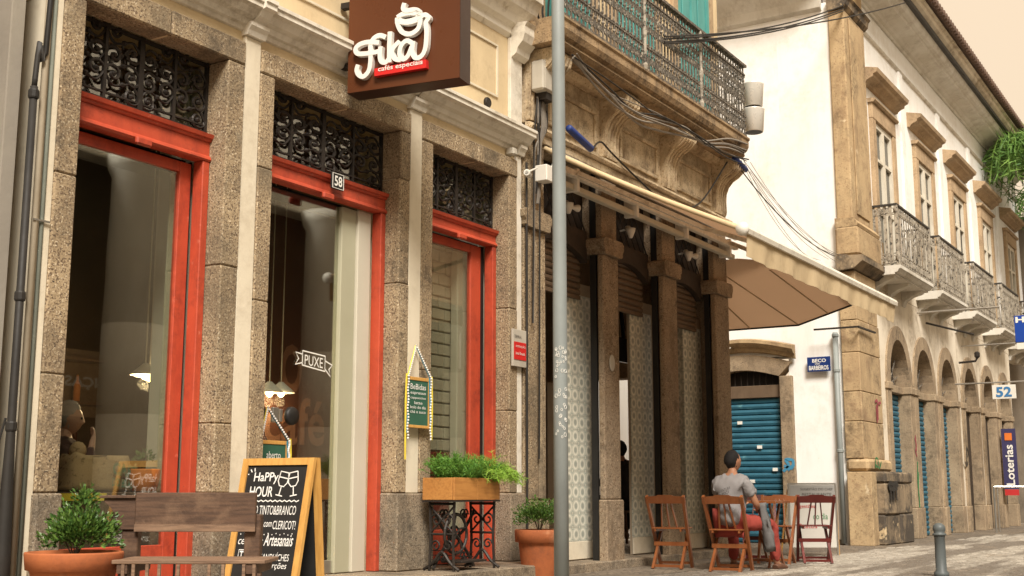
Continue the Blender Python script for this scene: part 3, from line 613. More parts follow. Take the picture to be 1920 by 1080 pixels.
# openings: lattice, arched header, roller slats, guide rails
slat_me = None
for (a, b) in ((11.17, 12.50), (12.90, 14.18), (14.60, 15.90)):
    lat = bx('lattice_back', dark_wood, cb, a - .06, b + .06, 6.79, 6.80, 3.70, 4.60)
    g = G(); n = 9; wl = b - a; hh = .66; zb = 3.9
    for k in range(-6, 12):
        x0 = a + k * wl / 8
        for s_ in (1, -1):
            p0, p1 = (x0, zb), (x0 + s_ * hh * .8, zb + hh)
            if min(p0[0], p1[0]) < a or max(p0[0], p1[0]) > b: continue
            g.bar((p0[0], 6.74 + .012 * s_, p0[1]), (p1[0], 6.74 + .012 * s_, p1[1]), .016, .01)
    g.build('lattice', iron, cb)
    for xg in (a - .03, b - .005): bx('guide_rail', black, cb, xg, xg + .035, 6.59, 6.67, .1, 4.6)
    poly = [(a + .036, 3.9)] + [(b - .036, 3.9)]
    arc = [(b - .036 - (b - a - .072) * i / 14, 3.42 + .27 * math.sin(math.pi * (.08 + .84 * i / 14)) ** .7) for i in range(15)]
    G().prism(poly + arc, 6.69, 6.775, 'y').build('arched_header', dark_wood, cb)
    for k in range(9):
        z0 = 3.14 + k * .075
        if slat_me is None:
            q = G().prism([(-.012, -.036), (.0, -.03), (.012, -.01), (.012, .012), (.0, .03), (-.012, .036)], -.5, .5).build('shutter_slat', shutter_brown, cb); slat_me = q.data; q.location = Vector(((a + b) / 2, 6.79, z0 + .037)) - ORG[cb.name]
        else: q = place('shutter_slat', slat_me, cb, ((a + b) / 2, 6.79, z0 + .037))
        q.scale = (b - a - .08, 1, 1); q.rotation_euler = (0, 0, math.pi)
    bx('shutter_bottom_bar', shutter_brown, cb, a + .04, b - .04, 6.775, 6.815, 3.09, 3.138, .004)
# tile clad inner pillars, each tile a piece
TS = .158; tile_me = None
for pi, (x0, zt) in enumerate(((12.14, 3.05), (13.83, 3.0), (15.47, 3.05))):
    dp_ = .14 if pi == 2 else .035
    tp = bx('tiled_pillar', interior_dim, cb, x0 + .012, x0 + .70, 6.83, 6.83 + dp_, .1, 3.3)
    sk = bx('skirting', cream, tp, x0, x0 + .64, 6.808, 6.829, .112, .31, .004)
    for r_ in range(18):
        z = .312 + TS * (r_ + .5)
        if z > zt + .1: break
        for k in range(4):
            xx = x0 + TS * (k + .5)
            if tile_me is None:
                q = G().box(-TS / 2 + .0012, TS / 2 - .0012, -.006, .006, -TS / 2 + .0012, TS / 2 - .0012).build('tile', tile_mat, tp); tile_me = q.data; q.location = Vector((xx, 6.823, z)) - ORG[tp.name]
            else: q = place('tile', tile_me, tp, (xx, 6.823, z))
        if pi < 2: continue
        q = place('tile', tile_me, tp, (x0 + .006, 6.91, z)); q.rotation_euler = (0, 0, -math.pi / 2)
# entablature
bx('architrave', golden_stone, cb, 10.78, 16.44, 6.47, 6.83, 4.60, 4.70, .01)
G().prism([(6.52, 4.702), (6.44, 4.702), (6.42, 4.73), (6.43, 4.76), (6.47, 4.775), (6.52, 4.775)], 10.78, 16.47).build('string_moulding', golden_stone, cb)
bx('frieze', golden_stone, cb, 10.78, 16.42, 6.515, 6.83, 4.776, 5.56)
for a, b in ((11.25, 12.38), (12.99, 14.08), (14.70, 15.85)):
    g = G()
    for (p, q, r_, s_) in ((a, b, 5.27, 5.32), (a, b, 4.86, 4.91), (a, a + .05, 4.911, 5.269), (b - .05, b, 4.911, 5.269)): g.box(p, q, 6.485, 6.516, r_, s_, .008)
    g.build('frieze_panel_frame', golden_stone, cb)
BR = [(6.515, 4.80), (6.47, 4.80), (6.455, 4.86), (6.46, 5.0), (6.45, 5.12), (6.41, 5.22), (6.34, 5.30), (6.25, 5.35), (6.17, 5.42), (6.15, 5.50), (6.17, 5.56), (6.515, 5.56)]
for cxx in (10.98, 12.68, 14.39, 16.12):
    br = G().prism(BR, cxx - .19, cxx + .19).build('bracket', golden_stone, cb)
    for k in range(5):
        xx = cxx - .15 + k * .075
        G().tube([(xx, p[0] - .004, p[1]) for p in BR[1:10]], .02, 6).build('fluting', golden_stone, br)
G().prism([(6.515, 5.50), (6.42, 5.50), (6.36, 5.56), (6.515, 5.56)], 10.78, 16.45).build('bed_moulding', golden_stone, cb)
slab = G().prism([(6.60, 5.565), (6.10, 5.57), (6.06, 5.60), (6.08, 5.64), (6.03, 5.66), (6.0, 5.72), (6.0, 5.80), (5.98, 5.82), (5.98, 5.845), (6.60, 5.845)], 10.66, 16.09).build('balcony_slab', brown_stone, cb)
# balcony railing
rail = G().prism([(5.99, 6.90), (6.07, 6.90), (6.07, 6.935), (6.03, 6.96), (5.99, 6.935)], 10.70, 16.08).box(16.03, 16.08, 6.071, 6.5, 6.90, 6.94).box(10.70, 16.08, 6.015, 6.045, 5.875, 5.90).box(10.70, 16.08, 6.015, 6.045, 6.78, 6.80).box(16.045, 16.07, 6.046, 6.5, 5.875, 5.90).box(10.70, 16.08, 6.018, 6.042, 6.16, 6.175).build('balcony_rail', bal_iron, cb)
def baluster_mesh(full=True):
    g = G().box(-.011, .011, -.008, .008, -.51, .51)
    for z0, s_ in ((-.38, 1), (-.22, -1), (.02, 1), (.2, -1), (.38, 1)):
        pts = []
        for i in range(10):
            a = i / 9 * 1.6 * math.pi; r = .034 * (1 - i / 16); pts.append((s_ * (.034 - r * math.cos(a)), 0, z0 + r * math.sin(a) * 1.5))
        g.tube(pts, .0075, 4); g.tube([(-p[0], 0, -(p[2] - z0) + z0) for p in pts], .0075, 4)
    for z0 in (-.30, .11, .30): sphere(g, (0, 0, z0), .022, 6, 4)
    return g
bal_me = None
for k in range(58):
    xx = 10.75 + k * .0925
    if bal_me is None: q = baluster_mesh().build('baluster', bal_iron, rail); bal_me = q.data; q.location = Vector((xx, 6.03, 6.39)) - ORG[rail.name]
    else: place('baluster', bal_me, rail, (xx, 6.03, 6.39))
for k in range(4): place('baluster', bal_me, rail, (16.057, 6.12 + k * .1, 6.39), (0, 0, math.pi / 2))
for xx in (12.72, 14.42):
    G().lathe([(.028, 0), (.035, .06), (.02, .1), (.02, .4), (.032, .44), (.032, .5), (.02, .54), (.02, .85), (.03, .9), (.03, 1.0), (.016, 1.06)], (xx, 6.005, 5.85), 10).build('newel_post', worn_rail, rail)
# upper floor with teal shutters
bx('upper_wall', beige, cb, 10.75, 16.40, 6.55, 7.1, 5.846, 10.5)
for cxx in (11.75, 13.55, 15.42):
    g = G().box(cxx - .72, cxx - .55, 6.50, 6.56, 5.85, 9.1, .01).box(cxx + .55, cxx + .72, 6.50, 6.56, 5.85, 9.1, .01)
    g.build('window_surround', tan_stone, cb)
    for s_ in (-1, 1):
        a, b = (cxx - .548, cxx - .004) if s_ < 0 else (cxx + .004, cxx + .548)
        sh = G().box(a, a + .08, 6.50, 6.548, 5.86, 9.0).box(b - .08, b, 6.50, 6.548, 5.86, 9.0).box(a + .08, b - .08, 6.525, 6.547, 5.86, 9.0).build('shutter_leaf', teal, cb)
        bx('shutter_panel', teal, sh, a + .15, b - .15, 6.507, 6.524, 6.0, 8.9, .006)
# ================================================================== BUILDING BEYOND THE ALLEY
wb = thing('white_building', 'two storey white building with round arched arcade and small iron balconies', 'building', (25, 6, 0))
bx('side_wall', white_wall, wb, 20.50, 20.9, 6.05, 7.05, 0, 9.5); bx('side_wall', white_wall, wb, 20.50, 20.9, 8.75, 24, 0, 9.5); bx('side_wall', white_wall, wb, 20.50, 20.9, 7.05, 8.75, 3.2, 9.5)
G().prism([(20.51, 9.35), (20.40, 9.40), (20.36, 9.55), (20.20, 9.75), (20.0, 9.9), (19.8, 10.0), (19.78, 10.2), (20.51, 10.3)], 6.2, 24, 'y').build('side_eave', soffit, wb)
bx('side_skirting', dirty_stone, wb, 20.46, 20.499, 6.2, 7.04, 0, .09)
# side doorway with blue roller door
for a, b in ((6.98, 7.21), (8.60, 8.83)): bx('door_stone', arch_stone, wb, 20.42, 20.7, a, b, 0, 2.86, .012)
g = G(); n = 14; pin = [(7.21 + 1.39 * i / n, 2.86 + .13 * math.sin(math.pi * i / n)) for i in range(n + 1)]; pout = [(8.83 - 1.85 * i / n, 3.10 + .16 * math.sin(math.pi * i / n)) for i in range(n + 1)]
for i in range(n):
    j = n - i; q = [pin[i], pin[i + 1], pout[j - 1], pout[j]]
    g.prism(q, 20.42, 20.7)
g.build('door_arch', arch_stone, wb)
g = G(); prof = [(0, 0), (-.05, .02), (-.07, .08), (-.13, .10), (-.20, .16), (-.20, .22), (-.02, .25)]
for i in range(n):
    y0, y1 = 6.90 + 2.0 * i / n, 6.90 + 2.0 * (i + 1) / n; h0, h1 = 3.14 + .16 * math.sin(math.pi * i / n), 3.14 + .16 * math.sin(math.pi * (i + 1) / n)
    m_ = len(prof); g.add([(20.44 + p[0], y0, h0 + p[1]) for p in prof] + [(20.44 + p[0], y1, h1 + p[1]) for p in prof], [(k, k + 1, m_ + k + 1, m_ + k) for k in range(m_ - 1)] + [tuple(range(m_)), tuple(range(2 * m_ - 1, m_ - 1, -1))])
g.build('hood_moulding', ochre_stone, wb)
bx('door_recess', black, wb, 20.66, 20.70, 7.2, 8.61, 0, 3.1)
bars = G()
for k in range(12): bars.box(20.56, 20.58, 7.26 + k * .115, 7.275 + k * .115, 2.72, 2.98)
bars.build('vent_bars', iron, wb)
bx('roller_box', shutter_brown, wb, 20.52, 20.64, 7.212, 8.598, 2.50, 2.72, .01)
bs_me = None
for k in range(25):
    z0 = .01 + k * .1
    if bs_me is None: q = G().prism([(.0, 0), (-.03, .012), (-.042, .05), (-.03, .088), (0, .098)], -.695, .695, 'y').build('roller_slat', blue_slat, wb); bs_me = q.data; q.location = Vector((20.59, 7.905, z0 + .049)) - ORG[wb.name]
    else: place('roller_slat', bs_me, wb, (20.59, 7.905, z0 + .049))
for (yy, zz) in ((7.60, 1.62), (7.33, 1.23), (7.75, 1.03), (7.95, 2.05)):
    bx('sticker', paint_white_print, wb, 20.535, 20.545, yy, yy + .09, zz, zz + .055)
# front ground floor with arches
AC = [23.31, 25.27, 27.35, 29.6, 31.75, 33.85]; HW = .68; SP = 2.95; RY = .77; edges = [21.7]
for i in range(len(AC) - 1): edges.append((AC[i] + AC[i + 1]) / 2)
edges.append(35.0)
def arch_pts(c, hw, ry, n=16): return [(c - hw * math.cos(math.pi * i / n), SP + ry * math.sin(math.pi * i / n)) for i in range(n + 1)]
for i, c in enumerate(AC):
    x0, x1 = edges[i], edges[i + 1]; top = 4.55; y0, y1 = 5.90, 6.15
    g = G().box(x0, c - HW, y0, y1, 0, SP).box(c + HW, x1, y0, y1, 0, SP)
    ap = arch_pts(c, HW, RY); op_ = []
    for (px, pz) in ap:
        op_.append((x0 + (x1 - x0) * (px - (c - HW)) / (2 * HW), top))
    for k in range(16): g.prism([ap[k], ap[k + 1], op_[k + 1], op_[k]], y0, y1, 'y')
    g.prism([(x0, SP), ap[0], op_[0]], y0, y1, 'y'); g.prism([ap[-1], (x1, SP), op_[-1]], y0, y1, 'y')
    g.build('arcade_wall', off_white, wb)
    # stone piers and archivolt
    for s_ in (-1, 1):
        a, b = (c - HW - .27, c - HW + .01) if s_ < 0 else (c + HW - .01, c + HW + .27)
        bx('pier_stone', arch_stone, wb, a, b, 5.86, 6.28, .58, 2.72, .01); bx('pier_base', arch_stone, wb, a - .02, b + .02, 5.84, 6.285, 0, .578, .012)
        bx('impost', arch_stone, wb, a - .03, b + .03, 5.83, 6.29, 2.722, 2.86, .015)
    ou = arch_pts(c, HW + .24, RY + .25); inn = arch_pts(c, HW - .012, RY - .012)
    inn[0] = (inn[0][0], 2.862); ou[0] = (ou[0][0], 2.862); inn[-1] = (inn[-1][0], 2.862); ou[-1] = (ou[-1][0], 2.862)
    for k in range(0, 16, 2):
        g = G()
        for kk in (k, k + 1): g.prism([inn[kk], inn[kk + 1], ou[kk + 1], ou[kk]], 5.865, 6.27, 'y')
        g.build('voussoir', arch_stone, wb)
    # door and fanlight
    rc = bx('door_recess', dark_wood, wb, c - HW, c + HW, 6.16, 6.18, 0, 3.75)
    if i < 3:
        for k in range(27):
            q = place('door_slat', bs_me, wb, (c, 6.11, .06 + k * .1), (0, 0, math.pi / 2)); q.scale = (1, 2 * (HW - .012) / 1.39, 1)
    else: bx('door_leaf', dark_wood, wb, c - HW + .012, c + HW - .012, 6.07, 6.10, 0, 2.7)
    bx('transom', arch_stone, wb, c - HW + .012, c + HW - .012, 5.99, 6.12, 2.72, 2.86, .01)
    g = G()
    for k in range(7):
        a = math.pi * (k + .5) / 7; g.tube([(c, 6.08, 2.88), (c - (HW - .04) * math.cos(a), 6.08, 2.9 + (RY - .02) * math.sin(a))], .012, 5)
    g.tube([(c - .35 * math.cos(math.pi * k / 12), 6.08, 2.88 + .38 * math.sin(math.pi * k / 12)) for k in range(13)], .012, 5)
    g.build('fanlight_bars', bal_iron, wb)
bx('upper_wall', off_white, wb, 20.92, 38.0, 5.90, 6.30, 4.56, 4.80)
# front upper floor: wall pieces round the windows
WC = [22.95, 26.2, 29.45, 32.75, 36.2]; WH = .62; zt = 7.75; prev = 20.92
for c in WC:
    bx('upper_wall', white_wall, wb, prev, c - WH, 5.90, 6.3, 4.801, 9.915); bx('upper_wall', white_wall, wb, c - WH, c + WH, 5.90, 6.3, zt, 9.915); prev = c + WH
bx('upper_wall', white_wall, wb, prev, 38.0, 5.90, 6.3, 4.801, 9.915)
win_src = None
for i, c in enumerate(WC):
    g = G().box(c - WH - .2, c - WH + .01, 5.82, 6.1, 4.86, zt, .01).box(c + WH - .01, c + WH + .2, 5.82, 6.1, 4.86, zt, .01).box(c - WH - .2, c + WH + .2, 5.815, 6.1, zt + .001, zt + .3, .01)
    fs = g.build('window_surround', tan_stone, wb)
    G().prism([(5.9, zt + .3), (5.78, zt + .302), (5.75, zt + .34), (5.76, zt + .37), (5.9, zt + .38)], c - WH - .24, c + WH + .24).build('surround_moulding', tan_stone, fs)
    G().prism([(5.9, 8.34), (5.84, 8.345), (5.82, 8.38), (5.76, 8.42), (5.70, 8.44), (5.69, 8.49), (5.62, 8.52), (5.60, 8.59), (5.9, 8.66)], c - 1.14, c + 1.14).build('window_hood', tan_stone, wb)
    wf = G()
    for (p, q, r_, s_) in ((c - WH + .012, c - WH + .10, 4.86, zt - .002), (c + WH - .10, c + WH - .012, 4.86, zt - .002), (c - .07, c + .07, 4.86, zt - .102), (c - WH + .1, c + WH - .1, zt - .10, zt - .002), (c - WH + .1, c - .07, 6.05, 6.13), (c + .07, c + WH - .1, 6.05, 6.13), (c - WH + .1, c + WH - .1, 7.0, 7.06)):
        wf.box(p, q, 5.86 if r_ < 6.9 else 5.865, 5.92, r_, s_)
    wo_ = wf.build('window', white_paint, wb)
    if i == 2: bx('pane', black, wo_, c - WH + .1, c + WH - .1, 5.922, 5.93, 4.86, zt - .1)
    else: bx('pane', far_glass, wo_, c - WH + .1, c - .002, 5.922, 5.93, 4.86, zt - .1); bx('pane', far_glass, wo_, c + .002, c + WH - .1, 5.922, 5.93, 4.86, zt - .1)
for xx in (24.55, 27.85, 31.1, 34.45): bx('wall_strip', white_wall, wb, xx - .14, xx + .14, 5.85, 5.902, 4.9, 9.35, .006)
# balconies
fl_me = bl_me = None
for bi, (a, b) in enumerate(((21.74, 24.2), (25.0, 27.3), (28.3, 30.6), (31.6, 33.95), (35.0, 37.4))):
    sl = G().prism([(5.92, 4.70), (5.47, 4.70), (5.47, 4.73), (5.42, 4.74), (5.39, 4.79), (5.36, 4.80), (5.36, 4.86), (5.92, 4.86)], a, b).build('balcony_slab', soffit, wb)
    for xx in (a + .15, (a + b) / 2 - .1, b - .35): G().prism([(5.92, 4.42), (5.88, 4.42), (5.84, 4.52), (5.70, 4.60), (5.52, 4.65), (5.50, 4.699), (5.92, 4.699)], xx, xx + .2).build('console', soffit, sl)
    g = G()
    for (z0, z1) in ((4.89, 4.91), (5.07, 5.085), (5.78, 5.795)): g.box(a + .02, b - .02, 5.39, 5.41, z0, z1).box(a + .02, a + .04, 5.411, 5.9, z0, z1).box(b - .04, b - .02, 5.411, 5.9, z0, z1)
    rl = g.build('balcony_rail', worn_rail, wb)
    G().box(a, b, 5.375, 5.425, 5.95, 5.985).box(a, a + .05, 5.426, 5.9, 5.95, 5.985).box(b - .05, b, 5.426, 5.9, 5.95, 5.985).build('handrail', gutter, rl)
    n = 14; pos = [(a + .04 + (b - a - .08) * k / n, 5.40, 0) for k in range(n + 1)] + [(a + .03, 5.5 + k * .1, 1) for k in range(4)] + [(b - .03, 5.5 + k * .1, 1) for k in range(4)]
    for (px, py, rt_) in pos:
        if bl_me is None:
            gg = G().box(-.024, .024, -.008, .008, -.53, .53)
            for zc in (-.43, .44):
                for s_ in (-1, 1): gg.tube([(s_ * (.035 + .028 * math.cos(t_)), 0, zc + .05 * math.sin(t_)) for t_ in [i * math.pi / 4 for i in range(8)]], .011, 4, closed=True)
            q = gg.build('baluster', worn_rail, rl); bl_me = q.data; q.location = Vector((px, py, 5.42)) - ORG[rl.name]
        else: q = place('baluster', bl_me, rl, (px, py, 5.42), (0, 0, math.pi / 2 if rt_ else 0))
    for (px, py) in ((a + .03, 5.40), (b - .03, 5.40)): G().box(px - .03, px + .03, py - .03, py + .03, 4.862, 5.949, .006).build('rail_post', worn_rail, rl)
# frieze lines, cornice, gutter, roof
G().prism([(5.9, 9.36), (5.86, 9.37), (5.84, 9.40), (5.86, 9.43), (5.9, 9.44)], 21.75, 38).build('string_moulding', soffit, wb)
G().prism([(6.3, 9.92), (5.86, 9.92), (5.85, 9.97), (5.80, 9.99), (5.76, 10.04), (5.62, 10.08), (5.52, 10.10), (5.50, 10.15), (5.42, 10.17), (5.38, 10.22), (5.36, 10.28), (6.3, 10.28)], 20.9, 38).build('cornice', soffit, wb)
G().prism([(6.3, 10.281), (5.28, 10.281), (5.26, 10.33), (6.3, 10.34)], 20.8, 38.1).build('gutter', gutter, wb)
G().prism([(6.3, 10.341), (5.34, 10.341), (5.30, 10.40), (5.24, 10.45), (5.22, 10.52), (5.16, 10.54), (5.16, 10.58), (6.3, 10.59)], 20.85, 38.05).build('parapet_moulding', off_white, wb)
G().prism([(5.08, 10.592), (5.08, 10.64), (8, 11.9), (8, 11.7)], 20.8, 38.1).build('roof', roof_tile, wb)
g = G()
for k in range(86): g.lathe([(.07, -.04), (.085, .0), (.085, .03)], (20.9 + k * .2, 5.05, 10.65), 8, 'y')
tag(g.build('tile_ends', roof_tile, wb), kind='stuff')
# corner pilaster, pedestal
bx('corner_pilaster', ochre_stone, wb, 20.44, 21.72, 5.80, 6.08, 5.50, 9.30, .02); bx('pilaster_inset', ochre_stone, wb, 20.70, 21.46, 5.775, 5.799, 5.62, 9.2, .01)
G().prism([(6.08, 9.30), (5.80, 9.30), (5.74, 9.36), (5.72, 9.46), (5.68, 9.50), (6.08, 9.52)], 20.38, 21.80).build('pilaster_capital', dirty_stone, wb)
bx('corner_cap', ochre_stone, wb, 20.46, 21.70, 5.81, 6.08, 9.522, 10.1, .01)
bx('pilaster_base', ochre_stone, wb, 20.36, 22.0, 5.70, 6.10, 4.86, 5.35, .03)
G().prism([(6.1, 5.352), (5.72, 5.352), (5.70, 5.40), (5.74, 5.45), (5.78, 5.50), (6.1, 5.52)], 20.38, 21.9).build('base_moulding', ochre_stone, wb)
G().prism([(6.1, 4.60), (5.80, 4.62), (5.70, 4.70), (5.64, 4.74), (5.64, 4.84), (6.1, 4.86)], 20.34, 22.05).build('string_course', dirty_stone, wb)
zz = 1.42
for h in (.62, .50, .66, .55, .45, .399):
    bx('quoin', ochre_stone, wb, 20.43 + random.uniform(-.01, .01), 21.705 + random.uniform(-.006, .006), 5.80 + random.uniform(-.012, .012), 6.1, zz + .003, zz + h - .003, .012); zz += h
bx('pedestal_top', ochre_stone, wb, 20.40, 21.9, 5.72, 6.1, 1.21, 1.42, .05)
bx('pedestal_cap', dirty_stone, wb, 20.62, 22.42, 5.52, 6.1, 1.02, 1.207, .03)
for (a, b, c_, d_, m) in ((20.64, 21.55, .50, 1.017, dirty_stone), (21.554, 22.40, .50, 1.017, dirty_stone), (20.62, 21.55, .0, .496, dirty_stone), (21.556, 22.38, .0, .496, dirty_stone)):
    bx('pedestal_stone', m, wb, a, b, 5.54 + random.uniform(-.02, .02), 6.1, c_, d_, .025)
bx('yellow_render', ochre_stone, wb, 20.30, 20.617, 5.66, 6.06, 0, 1.2, .01)
# spray paint on the corner (flat marks)
def scrawl(name, m, pts_list, o, u, v, n, wd, label):
    g = G()
    for k, pts in enumerate(pts_list): ribbon(g, [(p.x, p.y) for p in catmull([(a, b, 0) for a, b in pts], 4)], wd, .002, Vector(o), u, v, n, .001 * k)
    return tag(g.build(name, m, None), label, 'graffiti')
scrawl('graffiti', spray_green, [[(0, 0), (.02, .16), (.16, .15), (.15, .02), (.02, .06)], [(.2, .0), (.28, .04), (.35, .12)]], (20.75, 5.512 + .19, 1.26), X_, Z_, -Y_, .035, 'small green spray tag on the corner pedestal top')
scrawl('graffiti', spray_black, [[(0, .22), (.12, .28), (.3, .26), (.5, .28), (.62, .24)], [(.1, .25), (.14, .1), (.12, 0)], [(.3, .26), (.32, .12), (.3, .0)], [(.02, .2), (.3, .18), (.55, .2)], [(.45, .24), (.48, .1), (.46, 0)]], (20.72, 5.50, .74), X_, Z_, -Y_, .075, 'black spray tag on the front of the corner pedestal')
scrawl('graffiti', spray_pink, [[(0, .35), (.14, .37), (.13, .05)], [(.06, .3), (.07, 0)], [(.2, .34), (.34, .36)]], (21.2, 5.78, 2.05), X_, Z_, -Y_, .05, 'dull red spray scribble on the ochre corner stones')
scrawl('graffiti', spray_pink, [[(0, .35), (.1, .2), (0, .1), (.1, 0)], [(.05, .4), (.08, .1)]], (24.12, 5.855, 1.55), X_, Z_, -Y_, .045, 'red spray mark on the pier between the first two arches')
scrawl('graffiti', spray_black, [[(0, .1), (.2, 0), (.35, .1)], [(.2, .05), (.3, .4), (.42, .3), (.35, .2)]], (28.45, 5.855, 1.45), X_, Z_, -Y_, .05, 'black curled spray tag on the pier after the third arch')
scrawl('graffiti', spray_green, [[(0, 0), (.06, .4), (0, .7), (.08, 1.1)], [(.1, .1), (.02, .5), (.1, .9)]], (24.16, 5.853, .35), X_, Z_, -Y_, .05, 'tall green spray marks low on the second arch pier')
scrawl('graffiti', spray_blue, [[(0, 0), (.1, .1), (.05, .2), (.18, .18), (.15, .05), (.02, .1)], [(.08, .02), (.2, .12)]], (20.415, 7.19, 1.22), -Y_, Z_, -X_, .05, 'blue spray blotch on the stone jamb beside the roller door')
# ================================================================== FAR BUILDING
fb = thing('far_building', 'grey stone building at the far end of the street under hanging plants', 'building', (44, 6, 0))
bx('wall', far_wall, fb, 38.3, 60, 4.9, 12, 0, 9.0); bx('cornice', far_wall, fb, 38.2, 60, 4.5, 5.0, 8.6, 9.2, .05)
for k in range(4):
    a = 39.2 + k * 3.2; bx('doorway', black, fb, a, a + 1.5, 4.87, 4.899, 0, 3.2); bx('door_surround', arch_stone, fb, a - .25, a - .002, 4.83, 4.898, 0, 3.4, .01); bx('window', far_glass, fb, a, a + 1.4, 4.87, 4.899, 4.6, 7.2)
# ================================================================== AWNINGS
aw = thing('awning', 'long brown canvas awning with sand coloured valance over the bar front', 'awning', (13.8, 5.4, 3.4))
AX0, AX1, AY, AZ0, AZ1 = 11.06, 16.54, 4.20, 3.38, 4.567
g = G(); nx, ny = 24, 8; vs = []
for i in range(nx + 1):
    for j in range(ny + 1):
        t = j / ny; vs.append((AX0 + (AX1 - AX0) * i / nx, AY + (6.44 - AY) * t, AZ0 + (AZ1 - .03 - AZ0) * t - .035 * math.sin(math.pi * t)))
fs = [(i * (ny + 1) + j, (i + 1) * (ny + 1) + j, (i + 1) * (ny + 1) + j + 1, i * (ny + 1) + j + 1) for i in range(nx) for j in range(ny)]
n0 = len(vs); vs += [(p[0], p[1], p[2] + .006) for p in vs]; fs += [tuple(n0 + k for k in reversed(f)) for f in fs]
g.add(vs, fs).build('canvas', awn_fabric, aw, True)
g = G(); nx = 90; vs = []; rv = random.Random(11)
for i in range(nx + 1):
    x = AX0 + .01 + (AX1 - AX0 - .02) * i / nx; ph = .010 * math.sin(i * .41) + .008 * math.sin(i * .93 + 1) + rv.uniform(-.003, .003)
    for j in range(6):
        t = j / 5; vs.append((x, AY - .025 - ph * t * 1.3 + .02 * t, AZ0 - .03 - (.235 + .006 * math.sin(i * .23)) * t))
fs = [(i * 6 + j, (i + 1) * 6 + j, (i + 1) * 6 + j + 1, i * 6 + j + 1) for i in range(nx) for j in range(5)]
n0 = len(vs); vs += [(p[0], p[1] + .004, p[2]) for p in vs]; fs += [tuple(n0 + k for k in reversed(f)) for f in fs]
g.add(vs, fs).build('valance', valance_fabric, aw, True)
G().prism([(AY - .05, AZ0 - .045), (AY + .03, AZ0 - .045), (AY + .05, AZ0), (AY + .02, AZ0 + .035), (AY - .04, AZ0 + .035), (AY - .06, AZ0)], AX0 - .01, AX1 + .01).build('front_bar', cream_white, aw)
g = G().tube([(AX0 + .004, AY + (6.44 - AY) * j / 8, AZ0 + (AZ1 - .03 - AZ0) * j / 8 - .035 * math.sin(math.pi * j / 8)) for j in range(9)], .028, 8); g.build('side_hem', valance_fabric, aw, True)
G().lathe([(.0001, -.04), (.06, -.03), (.07, 0), (.06, .03), (.0001, .04)], (AX0 - .045, AY, AZ0), 14, 'x').build('end_cap', plastic_white, aw, True)
bx('wall_bar', cream_white, aw, 11.2, 16.35, 6.30, 6.38, 4.30, 4.38, .01); bx('lower_rail', pale_post, aw, 11.2, 16.35, 6.36, 6.44, 4.17, 4.24, .01)
G().tube([(11.1, 6.40, 4.515), (16.5, 6.40, 4.515)], .04, 12).build('roller_tube', steel, aw, True)
for xx in (11.6, 13.1, 14.6, 16.1): G().box(xx - .03, xx + .03, 6.32, 6.498, 4.16, 4.42, .005).build('wall_bracket', plastic_white, aw)
for (xa, xe) in ((11.5, 12.6), (16.0, 14.9)):
    G().bar((xa, 6.28, 4.34), (xe, 5.25, 3.80), .05, .035).bar((xe, 5.25, 3.80), (xa + (.3 if xa < 13 else -.3), 4.28, 3.36), .045, .03).build('folding_arm', cream_white, aw)
aa = thing('awning', 'brown ribbed canopy over the alley side of the bar', 'awning', (17.3, 7, 3.5))
def ap(x): return 3.43 + (18.3 - x) * .40
poly = [(16.42, 12.5), (18.3, 12.5), (18.3, 6.115), (17.86, 5.15), (17.2, 5.3), (16.60, 5.80), (16.42, 6.35)]
g = G(); n = len(poly); g.add([(p[0], p[1], ap(p[0])) for p in poly] + [(p[0], p[1], ap(p[0]) + .012) for p in poly], [tuple(range(n)), tuple(range(2 * n - 1, n - 1, -1))] + [(i, (i + 1) % n, n + (i + 1) % n, n + i) for i in range(n)])
g.build('canvas', awn_fabric, aa)
for (x0, y0, x1, y1) in ((16.75, 5.99, 18.05, 5.55), (16.5, 6.8, 18.26, 6.12), (16.5, 7.18, 18.28, 6.9), (16.5, 8.0, 18.28, 7.8), (16.5, 8.9, 18.28, 8.8), (16.5, 9.9, 18.28, 9.8)):
    G().bar((x0, y0, ap(x0) - .010), (x1, y1, ap(x1) - .010), .010, .022).build('rib', tan_stone, aa)
G().tube([(18.3, 12.5, 3.425), (18.3, 6.115, 3.425), (17.86, 5.15, 3.602)], .016, 8).build('edge_tube', black, aa)
G().tube([(17.9, 5.12, 3.66), (17.0, 5.28, 4.02)], .03, 8).build('edge_roll', valance_fabric, aa)
# ================================================================== HANGING SIGN
A = Vector((7.68, 6.40, 4.18)); U = Vector((.16, -.987, 0)).normalized(); N = Vector((-U.y * -1, 0, 0)); N = Vector((-.987, -.16, 0)).normalized()
sg = thing('hanging_sign', 'brown box sign with raised white cup lettering hung out over the cafe door', 'sign', tuple(A))
def sbox(name, m, parent, u0, u1, v0, v1, n0, n1):
    g = G(); vs = [A + U * a + Z_ * b + N * c for c in (n0, n1) for (a, b) in ((u0, v0), (u1, v0), (u1, v1), (u0, v1))]
    return g.add(vs, [(0, 3, 2, 1), (4, 5, 6, 7), (0, 1, 5, 4), (1, 2, 6, 5), (2, 3, 7, 6), (3, 0, 4, 7)]).build(name, m, parent)
sbox('box_body', sign_edge, sg, 0, 1.05, 0, 1.05, -.20, -.002); face = sbox('face', sign_brown, sg, .003, 1.047, .003, 1.047, -.0015, .004)
for v in (.25, .8): sbox('wall_arm', iron, sg, -.12, -.001, v, v + .05, -.12, -.06)
K = 1290.
def lg(p): X, Y = p; return ((X - (60 + 35 * (950 - Y) / 950)) / 1135 * 1.05, ((950 - 160 * (X - 60) / 1135) - Y) / K)
